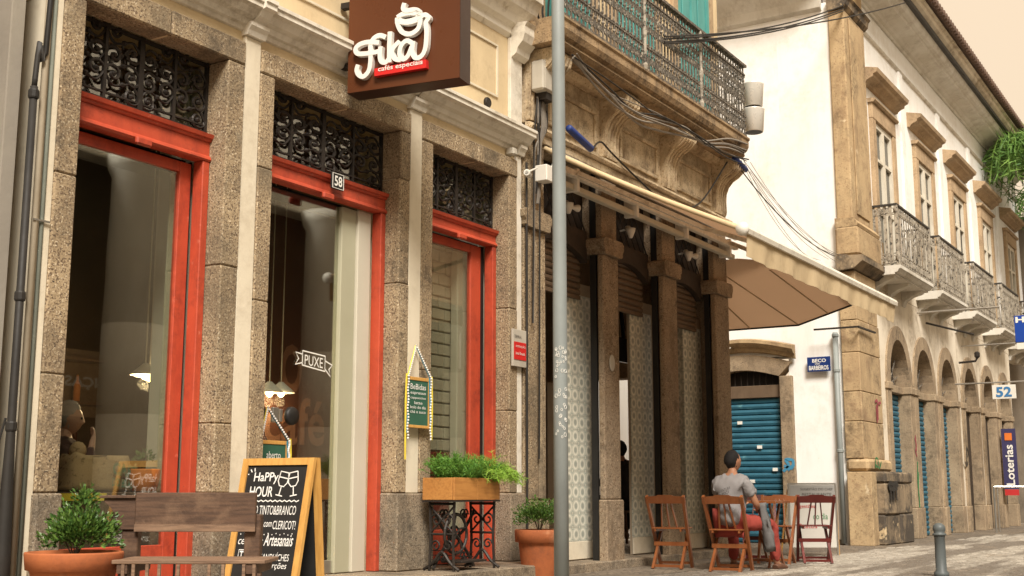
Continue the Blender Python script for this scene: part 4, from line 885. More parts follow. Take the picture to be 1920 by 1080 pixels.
strokes = [[(500, 335), (440, 312), (380, 340), (342, 410), (340, 520), (335, 620), (315, 715), (262, 775), (212, 755), (192, 700), (208, 640)],
 [(430, 395), (320, 385), (230, 408), (185, 460), (205, 512), (300, 515), (400, 500), (450, 485)], [(445, 440), (436, 540), (448, 608), (492, 622), (525, 585)], [(545, 275), (535, 450), (530, 625)],
 [(640, 390), (585, 450), (560, 515), (590, 585), (650, 598)], [(770, 415), (715, 385), (660, 435), (638, 530), (668, 592), (720, 560), (765, 450)],
 [(778, 395), (768, 520), (800, 582), (860, 560), (900, 470), (916, 300), (912, 190), (940, 135), (905, 100), (862, 120)],
 [(625, 120), (628, 190), (665, 280), (745, 312), (825, 265), (855, 180), (852, 105)], [(625, 120), (680, 85), (760, 75), (835, 90), (852, 112), (800, 150), (700, 170), (630, 140)], [(650, 185), (740, 195), (830, 170)],
 [(705, -40), (690, 20), (720, 48), (800, 40), (845, 60), (790, 85)]]
for k, st in enumerate(strokes):
    g = G(); pts = catmull([(*lg(p), 0) for p in st], 5); ribbon(g, [(p.x, p.y) for p in pts], (.040 if k != 9 else .02), .045, A, U, Z_, N, .005 + .0012 * k); g.build('logo_stroke', logo_white, face)
bq = [lg(p) for p in ((375, 775), (900, 690), (900, 598), (375, 690))]
g = G(); g.add([A + U * p[0] + Z_ * p[1] + N * h for h in (.005, .05) for p in bq], [(0, 3, 2, 1), (4, 5, 6, 7), (0, 1, 5, 4), (1, 2, 6, 5), (2, 3, 7, 6), (3, 0, 4, 7)]); g.build('red_banner', logo_red, face)
p0 = lg((415, 742)); dv = (Vector((*lg((880, 665)), 0)) - Vector((*p0, 0))); dl = dv.normalized()
text('cafés especiais', 'lettering', paint_white_print, face, A + U * p0[0] + Z_ * p0[1] + N * .052, U * dl.x + Z_ * dl.y, Z_, .415, .055, bold=.01)
# ================================================================== STREET POLE
pl = thing('street_pole', 'plain grey steel pole standing in front of the bar corner', 'pole', (8.88, 5.03, 0))
G().tube([(8.88, 5.03, z) for z in (0, 1.8, 4.5, 9)], [.062, .061, .057, .053], 20).build('shaft', pole_grey, pl, True)
g = G(); rv = random.Random(5)
for k in range(46):
    a = R(215) + rv.uniform(-.75, .75); z = rv.uniform(1.3, 2.05); r = .0625; c = Vector((8.88 + r * math.cos(a), 5.03 + r * math.sin(a), z)); tx = Vector((-math.sin(a), math.cos(a), 0)); s_ = rv.uniform(.006, .013)
    g.tube([c + tx * s_ * math.cos(t) + Z_ * s_ * 1.4 * math.sin(t) for t in [i * math.pi / 3 for i in range(6)]], .0022, 4, closed=True)
g.build('pen_marks', paint_white_print, pl)
# ================================================================== WALL FITTINGS
jb = thing('junction_box', 'pale grey cable box mounted high between cafe and bar', 'box', (10.95, 6.35, 5.3))
bx('case', plastic_grey, jb, 10.765, 11.08, 6.28, 6.44, 5.10, 5.44, .02); bx('lid', plastic_grey, jb, 10.775, 11.07, 6.265, 6.279, 5.11, 5.43, .005); bx('conduit_clamp', iron, jb, 10.86, 11.02, 6.30, 6.42, 5.02, 5.099)
rv = random.Random(2)
for k in range(9):
    x0 = 10.80 + rv.uniform(0, .26); x1 = 10.80 + rv.uniform(0, .16); z1 = rv.choice((1.2, 2.6, 3.9, 4.0, 4.2))
    pts = catmull([(x0, 6.40, 5.05), (x0 + rv.uniform(-.05, .05), 6.40, 4.75), (x1 + rv.uniform(-.04, .04), 6.43, 4.5), (x1, 6.44, 4.1), (x1, 6.46, min(z1, 4.0))], 4)
    tag(G().tube(pts, rv.uniform(.008, .02), 6).build('riser_cable', rv.choice((cable_black, cable_grey, cable_black)), None), 'dark cable in the bundle hanging below the grey box', 'cable', 'cables hanging below the grey box')
for k in range(3):
    tag(G().tube(catmull([(10.85 + .08 * k, 6.35, 5.45), (10.9 + .05 * k, 6.3, 5.7), (10.75 + .12 * k, 6.35, 6.0), (10.8 + .1 * k, 6.3, 6.6)], 5), .012, 6).build('riser_cable', cable_black, None), 'black cable looping up from the top of the grey box', 'cable', 'cables above the grey box')
tag(G().tube([(10.71, 6.46, .2), (10.71, 6.46, 4.3)], .013, 8).build('wall_conduit', cable_black, None), 'thin black conduit in the joint between cafe and bar', 'conduit')
def camera_thing(loc, rz, label, m=plastic_white):
    c = thing('security_camera', label, 'camera', loc, rz, local=True)
    G().lathe([(.0001, -.07), (.028, -.065), (.032, -.05), (.032, .05), (.036, .052), (.036, .07), (.028, .07)], (0, 0, 0), 12, 'x').build('body', m, c, True)
    G().bar((-.02, 0, .03), (-.02, .1, .07), .016, .016).build('mount', m, c); G().lathe([(.0001, 0), (.022, .002)], (.068, 0, 0), 10, 'x').build('lens', black, c)
camera_thing((10.64, 6.40, 4.15), R(200), 'small white security camera on the cafe corner below the cornice')
bxo = bx('alarm_box', plastic_grey, None, 10.42, 10.50, 6.44, 6.545, 4.32, 4.40, .015); tag(bxo, 'small pale box tucked under the right end of the cornice', 'box')
br_ = thing('awning_bracket', 'white metal awning bracket bolted beside the street pole', 'bracket', (11.0, 6.35, 4.2))
bx('plate', plastic_white, br_, 10.86, 11.0, 6.30, 6.45, 4.12, 4.30, .01); G().bar((11.0, 6.32, 4.2), (11.12, 6.32, 4.42), .05, .05).bar((11.12, 6.32, 4.42), (11.18, 6.32, 4.42), .06, .06).build('arm', plastic_white, br_)
for i, (xx, zz, lb) in enumerate(((11.80, 4.03, 'white twin spot lamp over the bar opening nearest the pole'), (13.38, 4.03, 'white spot lamp over the middle bar opening'), (15.15, 4.03, 'white twin spot lamp over the bar opening by the corner'))):
    t = thing('spot_lamp', lb, 'lamp', (xx, 6.6, zz), R(-20), 'spot lamps over the bar openings', True)
    G().lathe([(.02, -.06), (.03, -.04), (.055, .02), (.062, .06), (.05, .062), (.0001, .05)], (0, -.05, 0), 14, 'z').build('lamp_head', plastic_white, t, True)
    G().lathe([(.025, 0), (.035, .01), (.035, .04), (.025, .05)], (0, 0, .05), 12).build('socket', plastic_grey, t, True)
    if i != 1: G().lathe([(.015, 0), (.022, .05), (.042, .11), (.042, .13), (.0001, .12)], (.02, -.05, .02), 14, 'x').build('lamp_head', plastic_white, t, True)
    G().bar((0, -.02, .06), (0, .14, .06), .02, .02).build('bracket', plastic_grey, t)
rs_ = bx('small_notice', plastic_grey, None, 10.44, 10.70, 6.46, 6.484, 2.12, 2.50, .003); tag(rs_, 'small grey and red notice screwed to the granite by the white strip', 'sign')
bx('red_panel', logo_red, rs_, 10.455, 10.685, 6.454, 6.459, 2.19, 2.37); text('TERMINAL', 'lettering', paint_dark_print, rs_, (10.46, 6.4575, 2.41), X_, Z_, .14, .03); text('ATENÇÃO', 'lettering', paint_white_print, rs_, (10.475, 6.452, 2.31), X_, Z_, .19, .03); text('área filmada', 'lettering', paint_white_print, rs_, (10.475, 6.452, 2.24), X_, Z_, .18, .03)
od = G().lathe([(.0001, -.004), (.06, -.004), (.065, 0), (.065, .006)], (12.68, 6.485, 2.35), 18, 'y').build('oval_sticker', plastic_grey, None); od.scale = (1, 1, 1.5); tag(od, 'oval sticker on the middle stone pier of the bar', 'sticker')
# floodlights at the balcony corner
for i, (zz, lb) in enumerate(((6.56, 'upper drum floodlight fixed outside the balcony corner'), (6.18, 'lower drum floodlight fixed outside the balcony corner'))):
    t = thing('floodlight', lb, 'floodlight', (16.36, 6.02, zz), R(-55), 'drum floodlights on the balcony', True)
    G().lathe([(.13, -.17), (.14, -.165), (.165, .16), (.17, .17), (.155, .17), (.15, .14), (.0001, .12)], (0, 0, 0), 20).build('drum', lamp_alu, t, True)
    G().lathe([(.0001, 0), (.128, .002)], (0, 0, -.172), 20).build('cap', gutter, t)
    G().bar((-.16, 0, .12), (-.33, .1, .14), .02, .02).bar((-.16, 0, -.1), (-.33, .1, -.1), .02, .02).build('bracket', steel, t)
# blue sleeves and cables
sl1 = tag(G().lathe([(.03, -.28), (.042, -.26), (.042, .25), (.03, .27)], (0, 0, 0), 14, 'x').build('cable_sleeve', blue_sleeve, None, True), 'blue plastic cable sleeve lying along the awning by the pole', 'cable sleeve'); sl1.location = (11.42, 6.2, 4.70); sl1.rotation_euler = (0, R(12), 0)
sl2 = copy_tree(sl1, None, label='blue plastic cable sleeve under the balcony corner'); sl2.location = (16.12, 6.15, 5.50); sl2.rotation_euler = (0, R(10), 0); sl2.scale = (.85, 1, 1)
def cable(pts, r, m, label, group=None, k=6, name='cable'): return tag(G().tube(catmull(pts, k), r, 5).build(name, m, None), label, 'cable', group)
cable([(11.72, 6.2, 4.66), (12.2, 6.35, 4.88), (12.6, 6.4, 4.84), (13.2, 6.4, 4.70), (13.9, 6.4, 4.56), (14.4, 6.4, 4.55), (15.1, 6.35, 4.75), (15.75, 6.2, 5.45)], .012, cable_black, 'slack black cable drooping between the two blue sleeves')
rv = random.Random(9)
for k in range(7):
    pts = []
    for i in range(8):
        x = 11.0 + i * .72; pts.append((x, 6.02 + rv.uniform(-.03, .05), 5.48 - .04 * k * math.sin(i * .7) - .10 * math.sin(math.pi * ((i % 3.5) / 3.5)) + rv.uniform(-.04, .04)))
    cable(pts, rv.uniform(.007, .014), rv.choice((cable_black, cable_black, cable_grey)), 'slack dark cable strung under the balcony edge', 'cables under the balcony')
for k in range(8):
    a = Vector((16.15 + rv.uniform(-.05, .4), 6.15, 5.52 + rv.uniform(-.12, .18))); b = Vector((20.33, 5.9 + rv.uniform(-.1, .6), 4.72 + rv.uniform(-.05, .18)))
    sag = rv.uniform(.08, .4); pts = [a.lerp(b, t) - Z_ * sag * 4 * t * (1 - t) for t in [i / 8 for i in range(9)]]
    cable(pts, (.009 if k == 0 else .0038), (cable_black if k == 0 else cable_grey), 'thin cable sagging across the alley from the balcony corner', 'cables across the alley', 2)
for k, (za, zb) in enumerate(((6.35, 9.28), (6.39, 9.34), (6.33, 9.24), (6.42, 9.40))):
    a = Vector((13.2, 5.97, za)); b = Vector((27.0, -3.0, zb + 1.0)); b = Vector((20.42, 5.78, zb)) if k < 3 else Vector((22.5, 5.2, zb + .6))
    pts = [a.lerp(b, t) - Z_ * .5 * t * (1 - t) for t in [i / 8 for i in range(9)]]; cable(pts, .012, cable_black, 'dark overhead wire from the balcony to the cornice of the white building', 'overhead wires', 2)
# street name sign, drain pipe, wall bars
sn = bx('street_name_sign', sign_blue, None, 20.40, 20.42, 6.29, 6.69, 2.90, 3.15, .003); tag(sn, 'blue enamel street name plate on the white side wall', 'sign')
text('BECO', 'lettering', paint_white_print, sn, (20.398, 6.60, 3.055), -Y_, Z_, .24, .06, bold=.02); text('DOS', 'lettering', paint_white_print, sn, (20.398, 6.55, 3.018), -Y_, Z_, .08, .025, bold=.02); text('BARBEIROS', 'lettering', paint_white_print, sn, (20.398, 6.66, 2.925), -Y_, Z_, .34, .075, bold=.02)
for o_ in [q for q in bpy.data.objects if q.parent == sn]: o_.location.x -= 0
dp = thing('drain_pipe', 'dark grey drain pipe down the white wall beside the corner stones', 'pipe', (20.42, 6.19, 0)); G().tube([(20.42, 6.19, .03), (20.42, 6.19, 3.55)], .045, 12).build('pipe', pole_grey, dp, True)
for z in (1.55, 2.9, 3.5): G().lathe([(.05, -.03), (.058, -.02), (.058, .02), (.05, .03)], (20.42, 6.19, z), 12).build('collar', pole_grey, dp)
tag(G().bar((20.25, 5.72, 3.60), (20.25, 6.5, 3.60), .03, .03).bar((20.25, 5.75, 3.60), (21.2, 5.72, 3.60), .03, .03).build('iron_bar', iron, None), 'thin iron bar fixed across the corner stones', 'bar')
camera_thing((20.25, 8.12, 3.32), R(190), 'white security camera left of the blue roller door hood')
# far street signs
s5 = thing('arm_sign', 'white sign with blue 52 hanging from a long steel arm', 'sign', (29, 5.0, 3))
b5 = bx('board', plastic_white, s5, 27.98, 28.04, 4.62, 5.10, 2.86, 3.16, .004); text('52', 'digits', paint_blue_print, b5, (27.975, 5.02, 2.90), -Y_, Z_, .32, .22, bold=.03)
G().tube([(28.0, 5.9, 3.22), (28.0, 4.3, 3.22)], .018, 8).build('arm', steel, s5); 
s6 = thing('arm_sign', 'bright blue hanging sign with white letter H at the right edge', 'sign', (30, 4.5, 4.5))
b6 = bx('board', bright_blue, s6, 29.0, 29.06, 3.9, 4.72, 4.18, 4.78, .004); text('H+', 'letter', paint_white_print, b6, (28.995, 4.69, 4.62), -Y_, Z_, .36, .13, bold=.04); bx('lower_board', plastic_white, s6, 29.0, 29.06, 3.9, 4.70, 4.02, 4.16, .004)
G().tube([(29.03, 5.9, 4.17), (29.03, 3.9, 4.17)], .018, 8).build('arm', steel, s6)
for (a, b, lb) in (((24.9, 5.86, 4.42), (24.9, 4.3, 4.42), 'long pale empty sign arm below the first balconies'), ((25.6, 5.86, 4.30), (26.4, 5.1, 4.10), 'dark slanting sign stay under the balconies')):
    tag(G().tube([a, b], .022, 8).build('sign_arm', steel if 'pale' in lb else iron, None), lb, 'bar')
hk = thing('wall_lamp', 'small dark hooked wall lamp between the third and fourth arches', 'lamp', (28.4, 5.6, 3.7)); G().tube([(28.5, 5.86, 3.74), (28.5, 5.5, 3.76), (28.5, 5.46, 3.84)], .025, 6).build('arm', iron, hk); G().lathe([(.03, 0), (.06, .04), (.06, .12), (.03, .15)], (28.5, 5.46, 3.82), 10).build('head', iron, hk)
bn = thing('vertical_banner', 'purple vertical banner with white lettering on the far arcade', 'banner', (32.8, 5.8, 1.5))
bx('cloth', purple, bn, 32.74, 32.76, 5.48, 5.82, .95, 2.45)
text('Loterias', 'lettering', paint_white_print, bn, (32.73, 5.56, 1.05), Z_, Y_, 1.0, .20, bold=.02); bx('orange_cross', orange_p, bn, 32.728, 32.738, 5.57, 5.74, 2.16, 2.34); bx('red_foot', print_red, bn, 32.735, 32.755, 5.485, 5.815, .80, .945)
bar_ = thing('crowd_barrier', 'low grey steel barrier standing at the right edge of the street', 'barrier', (28.4, 4.9, 0))
for p in ((28.3, 5.25), (28.6, 4.55), (29.2, 5.35)): G().tube([(p[0], p[1], 0), (p[0], p[1], 1.0)], .02, 8).build('post', steel, bar_)
G().tube([(28.3, 5.25, .99), (28.6, 4.55, .99), (29.0, 3.6, .99)], .02, 8).tube([(28.3, 5.25, .99), (29.2, 5.35, .99)], .02, 8).build('top_rail', steel, bar_)
# bollard
bo = thing('bollard', 'grey iron bollard with ball top standing on the paving', 'bollard', (13.2, 3.01, 0))
G().lathe([(.075, 0), (.075, .05), (.055, .07), (.052, .40), (.056, .405), (.056, .42)], (13.2, 3.01, 0), 18).build('shaft', bollard_grey, bo, True)
G().lathe([(.056, .42), (.07, .425), (.07, .44), (.05, .448), (.06, .47), (.064, .495), (.055, .525), (.03, .545), (.0001, .55)], (13.2, 3.01, 0), 18).build('ball_top', bollard_grey, bo, True)
# ================================================================== FURNITURE
def chair(name, label, m, loc, rz, group):
    c = thing(name, label, 'chair', loc, rz, group, True)     # sitter faces +x, back at -x
    for s_ in (-1, 1):
        G().bar((-.23, s_ * .215, .82), (.20, s_ * .185, .0), .05, .03, (1, 0, 0)).build('back_leg', m, c)
        G().bar((.17, s_ * .16, .45), (-.20, s_ * .165, .0), .046, .028, (1, 0, 0)).build('front_leg', m, c)
        G().bar((-.19, s_ * .05, .78), (-.06, s_ * .09, .47), .012, .035, (0, 1, 0)).build('back_slat', m, c)
    G().bar((-.19, 0, .78), (-.06, 0, .47), .012, .035, (0, 1, 0)).build('back_slat', m, c)
    prof = [(-.235, .735), (-.235, .80), (-.20, .815), (-.10, .82), (-.08, .832), (.08, .832), (.10, .82), (.20, .815), (.235, .80), (.235, .735)]
    g = G(); g.prism(prof, -.245, -.215); g.v = [(q[0] + (.82 - q[2]) * .4, q[1], q[2]) for q in g.v]; g.build('top_rail', m, c)
    for k in range(6): bx('seat_slat', m, c, -.14 + k * .062, -.14 + k * .062 + .052, -.19, .19, .448, .464, .003)
    for s_ in (-1, 1): bx('seat_rail', m, c, -.14, .225, s_ * .15 - .01, s_ * .15 + .01, .42, .447)
    G().bar((-.17, -.165, .04), (-.17, .165, .04), .03, .016).build('stretcher', m, c); G().bar((.17, -.185, .06), (.17, .185, .06), .03, .016).build('stretcher', m, c); G().bar((-.02, -.2, .28), (-.02, .2, .28), .045, .014).build('stretcher', m, c)
    return c
GP = 'folding chairs outside the bar'
ch = chair('folding_chair', 'empty orange brown folding chair nearest the bar wall', chair_wood, (13.12, 5.98, .0), R(8), GP)
copy_tree(ch, None, (12.90, 5.18, 0), R(4), 'orange brown folding chair the man in grey sits on')
copy_tree(ch, None, (14.62, 5.26, 0), R(186), 'orange brown folding chair across the table from the seated man')
cd = chair('folding_chair', 'dark red folding chair in front of the menu stand', chair_dark, (15.05, 4.93, 0), R(28), GP)
copy_tree(cd, None, (15.25, 5.72, 0), R(200), 'dark red folding chair behind the table, left of the other red one')
tb = thing('folding_table', 'square wooden folding table in front of the seated man', 'table', (13.80, 5.22, 0), R(5), local=True)
for k in range(6): bx('top_slat', chair_wood, tb, -.33 + k * .112, -.33 + k * .112 + .106, -.33, .33, .735, .765, .003)
for s_ in (-1, 1):
    G().bar((-.28, s_ * .25, .734), (.28, s_ * .25, 0), .045, .022, (1, 0, 0)).build('leg', chair_wood, tb); G().bar((.28, s_ * .22, .734), (-.28, s_ * .22, 0), .045, .022, (1, 0, 0)).build('leg', chair_wood, tb)
G().bar((-.2, -.25, .1), (-.2, .25, .1), .03, .016).build('stretcher', chair_wood, tb)
ms_ = thing('menu_stand', 'pale menu poster on a wooden stand behind the dark red chairs', 'stand', (16.6, 5.45, 0), R(31.8 - 90), local=True)
pb = bx('poster', menu_paper, ms_, -.31, .31, -.012, .012, .12, .97, .003); bx('heading_band', menu_head, pb, -.305, .305, -.0155, -.0125, .78, .96)
text('SUGESTÃO DO CHEF', 'lettering', paint_dark_print, pb, (-.16, -.017, .89), X_, Z_, .44, .04); text('RESTAURANTE', 'lettering', paint_dark_print, pb, (-.14, -.017, .82), X_, Z_, .4, .035); text('Sugestões', 'lettering', print_red, pb, (-.25, -.014, .64), X_, Z_, .28, .06); text('do dia', 'lettering', spray_green, pb, (0, -.014, .5), X_, Z_, .2, .08); text('Pratos', 'lettering', print_red, pb, (-.2, -.014, .38), X_, Z_, .25, .06)
G().bar((.33, .02, .9), (.40, .25, 0), .035, .02).bar((-.33, .02, .9), (-.40, .25, 0), .035, .02).build('rear_leg', pine, ms_); G().box(-.33, .33, -.018, .018, .972, .99).box(-.335, -.312, -.016, .016, 0, .971).box(.312, .335, -.016, .016, 0, .971).build('frame', steel, ms_)
# bench ------------------------------------------------------------------
bn_ = thing('bench', 'short dark wooden bench with plank back and slatted seat in front of the cafe window', 'bench', (5.50, 5.72, 0), R(31.8 - 90), local=True)   # local x to the right, y away
bk = bx('back_board', bench_wood, bn_, -.375, .375, .0, .035, .615, .855, .006)
bx('back_lower_strip', bench_light, bk, -.374, .374, -.003, .0, .617, .66)
for xx in (-.46, .30): bx('post', bench_wood, bn_, xx, xx + .10, .036, .12, 0, .66 if xx < 0 else .72, .006)
bx('shelf_top', bench_wood, bn_, -.60, -.376, .0, .14, .82, .838, .003)
G().prism([(-.376, .63), (-.46, .63), (-.485, .67), (-.50, .72), (-.54, .77), (-.575, .80), (-.575, .819), (-.376, .819)], .02, .10, 'y').build('side_bracket', bench_wood, bn_)
for k in range(8): bx('seat_slat', bench_light, bn_, -.36, .53, -.45 + k * .055, -.45 + k * .055 + .045, .445, .468, .004)
for xx in (-.33, .42): bx('seat_bearer', bench_wood, bn_, xx, xx + .06, -.44, .03, .39, .444)
for xx in (-.30, -.24, -.16, -.09, .02, .2, .28, .40, .46): bx('slat_end', bench_light, bn_, xx, xx + .018, -.452, -.436, .37, .444)
for xx in (-.33, .44): bx('front_leg', bench_wood, bn_, xx, xx + .06, -.42, -.36, 0, .39, .004)
# A-frame chalkboard -------------------------------------------------------
af = thing('chalkboard_stand', 'pine framed happy hour chalkboard standing outside the middle door', 'chalkboard', (6.68, 6.10, 0), R(4), local=True)   # faces -x
def leaf_board(sgn, nm):
    H_ = 1.10; q = []
    def P(x, y, z): return (sgn * (x + (H_ - z) * (.20 if sgn < 0 else .10)), y, z)
    def slab(y0, y1, z0, z1, x0, x1, m, parent, name):
        g = G(); vs = [P(x, y, z) for x in (x0, x1) for (y, z) in ((y0, z0), (y1, z0), (y1, z1), (y0, z1))]
        return g.add(vs, [(0, 3, 2, 1), (4, 5, 6, 7), (0, 1, 5, 4), (1, 2, 6, 5), (2, 3, 7, 6), (3, 0, 4, 7)]).build(name, m, parent)
    pnl = slab(-.27, .27, .12, 1.05, .012, .022, chalk_black, af, 'board')
    slab(-.32, -.27, 0, H_, .005, .035, pine, af, 'frame_stile'); slab(.27, .32, 0, H_, .005, .035, pine, af, 'frame_stile'); slab(-.269, .269, 1.05, H_, .005, .035, pine, af, 'frame_rail'); slab(-.269, .269, .07, .12, .005, .035, pine, af, 'frame_rail')
    return pnl, P
pn, PF = leaf_board(-1, 'front'); leaf_board(1, 'back')
vax = (Vector(PF(0, 0, 1)) - Vector(PF(0, 0, 0))).normalized()
def chalk_text(s_, y, z, wd, h, shear=0, bold=.0):
    o_ = Vector(PF(.024, y, z)); text(s_, 'chalk_lettering', chalk, pn, o_, -Y_, vax, wd, h, .0015, shear, bold)
for (s_, y, z, wd, h, sh, bo_) in (('HaPPy', .20, .915, .22, .085, 0, .01), ('HOUR', .22, .825, .21, .075, 0, .012), ('VINHO TINTO&BRANCO', .25, .70, .47, .065, 0, 0), ('SANGRIA', .25, .60, .19, .06, 0, 0), ('com', .045, .615, .07, .035, .2, 0), ('CLERICOT!', -.035, .60, .20, .06, 0, 0), ('cervejas', .25, .475, .22, .07, .25, 0), ('Artesanais', .02, .485, .255, .085, .25, .008), ('TAPAS', .22, .375, .16, .075, 0, .01), ('SANDUÍCHES', .03, .385, .25, .06, 0, 0), ('& porções', .03, .32, .24, .055, .2, 0), ('POLENTA', .1, .23, .2, .05, 0, 0), ('BOLINHO de BACALHAU', .22, .165, .42, .045, 0, 0)): chalk_text(s_, y, z, wd, h, sh, bo_)
OO = Vector(PF(.0245, 0, 0))
def bl(pts, wd=.008, name='chalk_line', g=None):
    own = g is None; g = g or G()
    ribbon(g, [(-p[0], p[1] / vax.z) for p in pts], wd, .001, OO, -Y_, vax, vax.cross(-Y_) * -1, .001)
    return g.build(name, chalk, pn) if own else g
bl([(.25 - i * .021, .795 + (.006 if i % 2 else -.004)) for i in range(24)])
for cx_, tl in ((-.06, .18), (-.165, -.18)):
    def rot(p): return (cx_ + p[0] * math.cos(tl) - p[1] * math.sin(tl), .90 + p[0] * math.sin(tl) + p[1] * math.cos(tl))
    gg = G()
    for q in (((-.04, .10), (-.042, .03), (-.02, 0), (.02, 0), (.042, .03), (.04, .10), (-.04, .10)), ((0, 0), (0, -.065)), ((-.03, -.066), (.03, -.066)), ((-.04, .06), (.04, .06))): bl([rot(p) for p in q], g=gg)
    gg.build('chalk_glass', chalk, pn)
for q in ([(.225, 1.0), (.24, 1.02)], [(.20, 1.005), (.205, 1.03)], [(.25, .985), (.26, .985)]): bl(q)
bl([(.23, .36), (.05, .36), (.05, .455), (.23, .455), (.23, .36)], .006)
gg = G()
for k in range(14): bl([(.24 - k * .035, .56 + .008 * (k % 2)), (.235 - k * .035, .565 + .008 * (k % 2))], .007, g=gg)
tag(gg.build('chalk_dots', chalk, pn), kind='stuff')
# hanging chalkboards ------------------------------------------------------
def hang_board(label, x0, x1, z0, z1, y, apex, parent_text):
    t = thing('hanging_chalkboard', label, 'chalkboard', ((x0 + x1) / 2, y, z0))
    b = bx('board', chalk_green, t, x0 + .02, x1 - .02, y, y + .012, z0 + .015, z1 - .015)
    bx('frame_rail', pine, t, x0, x1, y - .006, y + .014, z1 - .03, z1, .003); bx('frame_rail', pine, t, x0, x1, y - .006, y + .014, z0, z0 + .025, .003); bx('frame_stile', pine, t, x0, x0 + .02, y - .005, y + .013, z0 + .026, z1 - .031); bx('frame_stile', pine, t, x1 - .02, x1, y - .005, y + .013, z0 + .026, z1 - .031)
    for (s_, dx, z, wd, h) in parent_text: text(s_, 'chalk_lettering', chalk, b, (x0 + dx, y - .003, z), X_, Z_, wd, h)
    for s_, xe, rb in ((-1, x0, ribbon_yellow), (1, x1, ribbon_blue)):
        G().tube([apex, (xe, y - .01, z1)], .007, 5).build('ribbon', rb, t)
        g = G(); a = Vector(apex); b2 = Vector((xe, y - .015, z1)); n = 16
        for k in range(n): sphere(g, a.lerp(b2, k / (n - 1)) + Vector((0, -.008, 0)), .009, 6, 4)
        for k in range(22): sphere(g, (xe + .006 * math.sin(k), y - .018, z1 - k * (z1 - z0 + .12) / 22), .010, 6, 4)
        g.build('bobble_trim', bead_white, t)
        G().tube([(xe + .02 * s_, y - .012, z1 + .02), (xe + .03 * s_, y - .012, (z0 + z1) / 2), (xe + .025 * s_, y - .012, z0 - (.1 if s_ > 0 else .28))], .008, 5).build('ribbon', ribbon_yellow, t)
        G().tube([(xe - .015 * s_, y - .012, z1), (xe + .008 * s_, y - .012, z0 - .05)], .006, 5).build('ribbon', ribbon_blue, t)
    return t
hang_board('green chalkboard with bobble trim hung on the cream pilaster right of the middle door', 8.63, 8.97, 1.42, 1.87, 6.44, (8.81, 6.48, 2.16), [('BeBidas', .05, 1.76, .23, .05), ('espresso', .05, 1.71, .23, .026), ('cappuccino', .05, 1.67, .23, .026), ('latte', .11, 1.63, .12, .026), ('bolo do dia', .05, 1.59, .23, .026), ('chá e suco', .05, 1.55, .23, .026)])
hang_board('small green chalkboard hung from the round handle of the middle glass door', 7.08, 7.40, 1.05, 1.26, 6.70, (7.20, 6.74, 1.52), [('aberto', .08, 1.12, .16, .055)])
# ================================================================== PLANTS
def leaves(n, c, rad, size, m, parent, name='foliage', seed=1, up=.25, shape=1.0, narrow=.5):
    rv = random.Random(seed); g = G(); c = Vector(c)
    for k in range(n):
        d = Vector((rv.gauss(0, 1), rv.gauss(0, 1), rv.gauss(0, 1))).normalized(); rr = rv.random() ** .45
        if d.z < -.3: d.z *= -.6
        lump = 1 + .18 * math.sin(d.x * 7 + seed) * math.cos(d.y * 6 - seed) + .12 * math.sin(d.z * 9 + d.x * 5)
        p = c + Vector((d.x * rad[0], d.y * rad[1], d.z * rad[2])) * rr * lump
        ax = (d + Vector((rv.uniform(-.8, .8), rv.uniform(-.8, .8), rv.uniform(-.2, .9) + up))).normalized(); sd_ = ax.cross(Vector((rv.gauss(0, 1), rv.gauss(0, 1), rv.gauss(0, 1)))).normalized()
        s_ = size * rv.uniform(.6, 1.25); b = ax * s_; w_ = sd_ * s_ * narrow; nn = ax.cross(sd_) * s_ * .12
        g.add([p, p + b * .5 + w_ * .5 + nn, p + b, p + b * .5 - w_ * .5 + nn, p + b * .5], [(0, 1, 4), (1, 2, 4), (0, 4, 3), (4, 2, 3)])
    return g.build(name, m, parent)
def fronds(n, c, length, m, parent, seed, droop, spread, name='foliage', thick=.0022, bias=(0, 0, 0)):
    rv = random.Random(seed); g = G(); c = Vector(c)
    for k in range(n):
        a = rv.uniform(0, 2 * math.pi); r0 = math.sqrt(rv.random()); base = c + Vector((math.cos(a) * spread[0] * r0, math.sin(a) * spread[1] * r0, rv.uniform(-.02, .02)))
        d = Vector((math.cos(a) * .7 * r0 + bias[0], math.sin(a) * .7 * r0 + bias[1], 1 + bias[2] + rv.uniform(-.3, .3))).normalized(); L = length * rv.uniform(.55, 1.15); p = base.copy(); pts = [p.copy()]
        for i in range(5): p = p + d * L / 5; d = (d + Vector((rv.uniform(-.15, .15), rv.uniform(-.15, .15), -droop))).normalized(); pts.append(p.copy())
        g.tube(pts, [thick, thick, thick, thick, thick * .8, thick * .3], 3, cap=False)
        for i in range(1, 6):
            for j in range(6):
                dd = Vector((rv.gauss(0, 1), rv.gauss(0, 1), rv.gauss(0, .8))).normalized() * L * .17; q = pts[i - 1].lerp(pts[i], j / 6); sd_ = dd.cross(Vector((rv.gauss(0, 1), rv.gauss(0, 1), rv.gauss(0, 1)))).normalized() * thick * 1.2
                g.add([q - sd_, q + sd_, q + dd], [(0, 1, 2)])
    return g.build(name, m, parent)
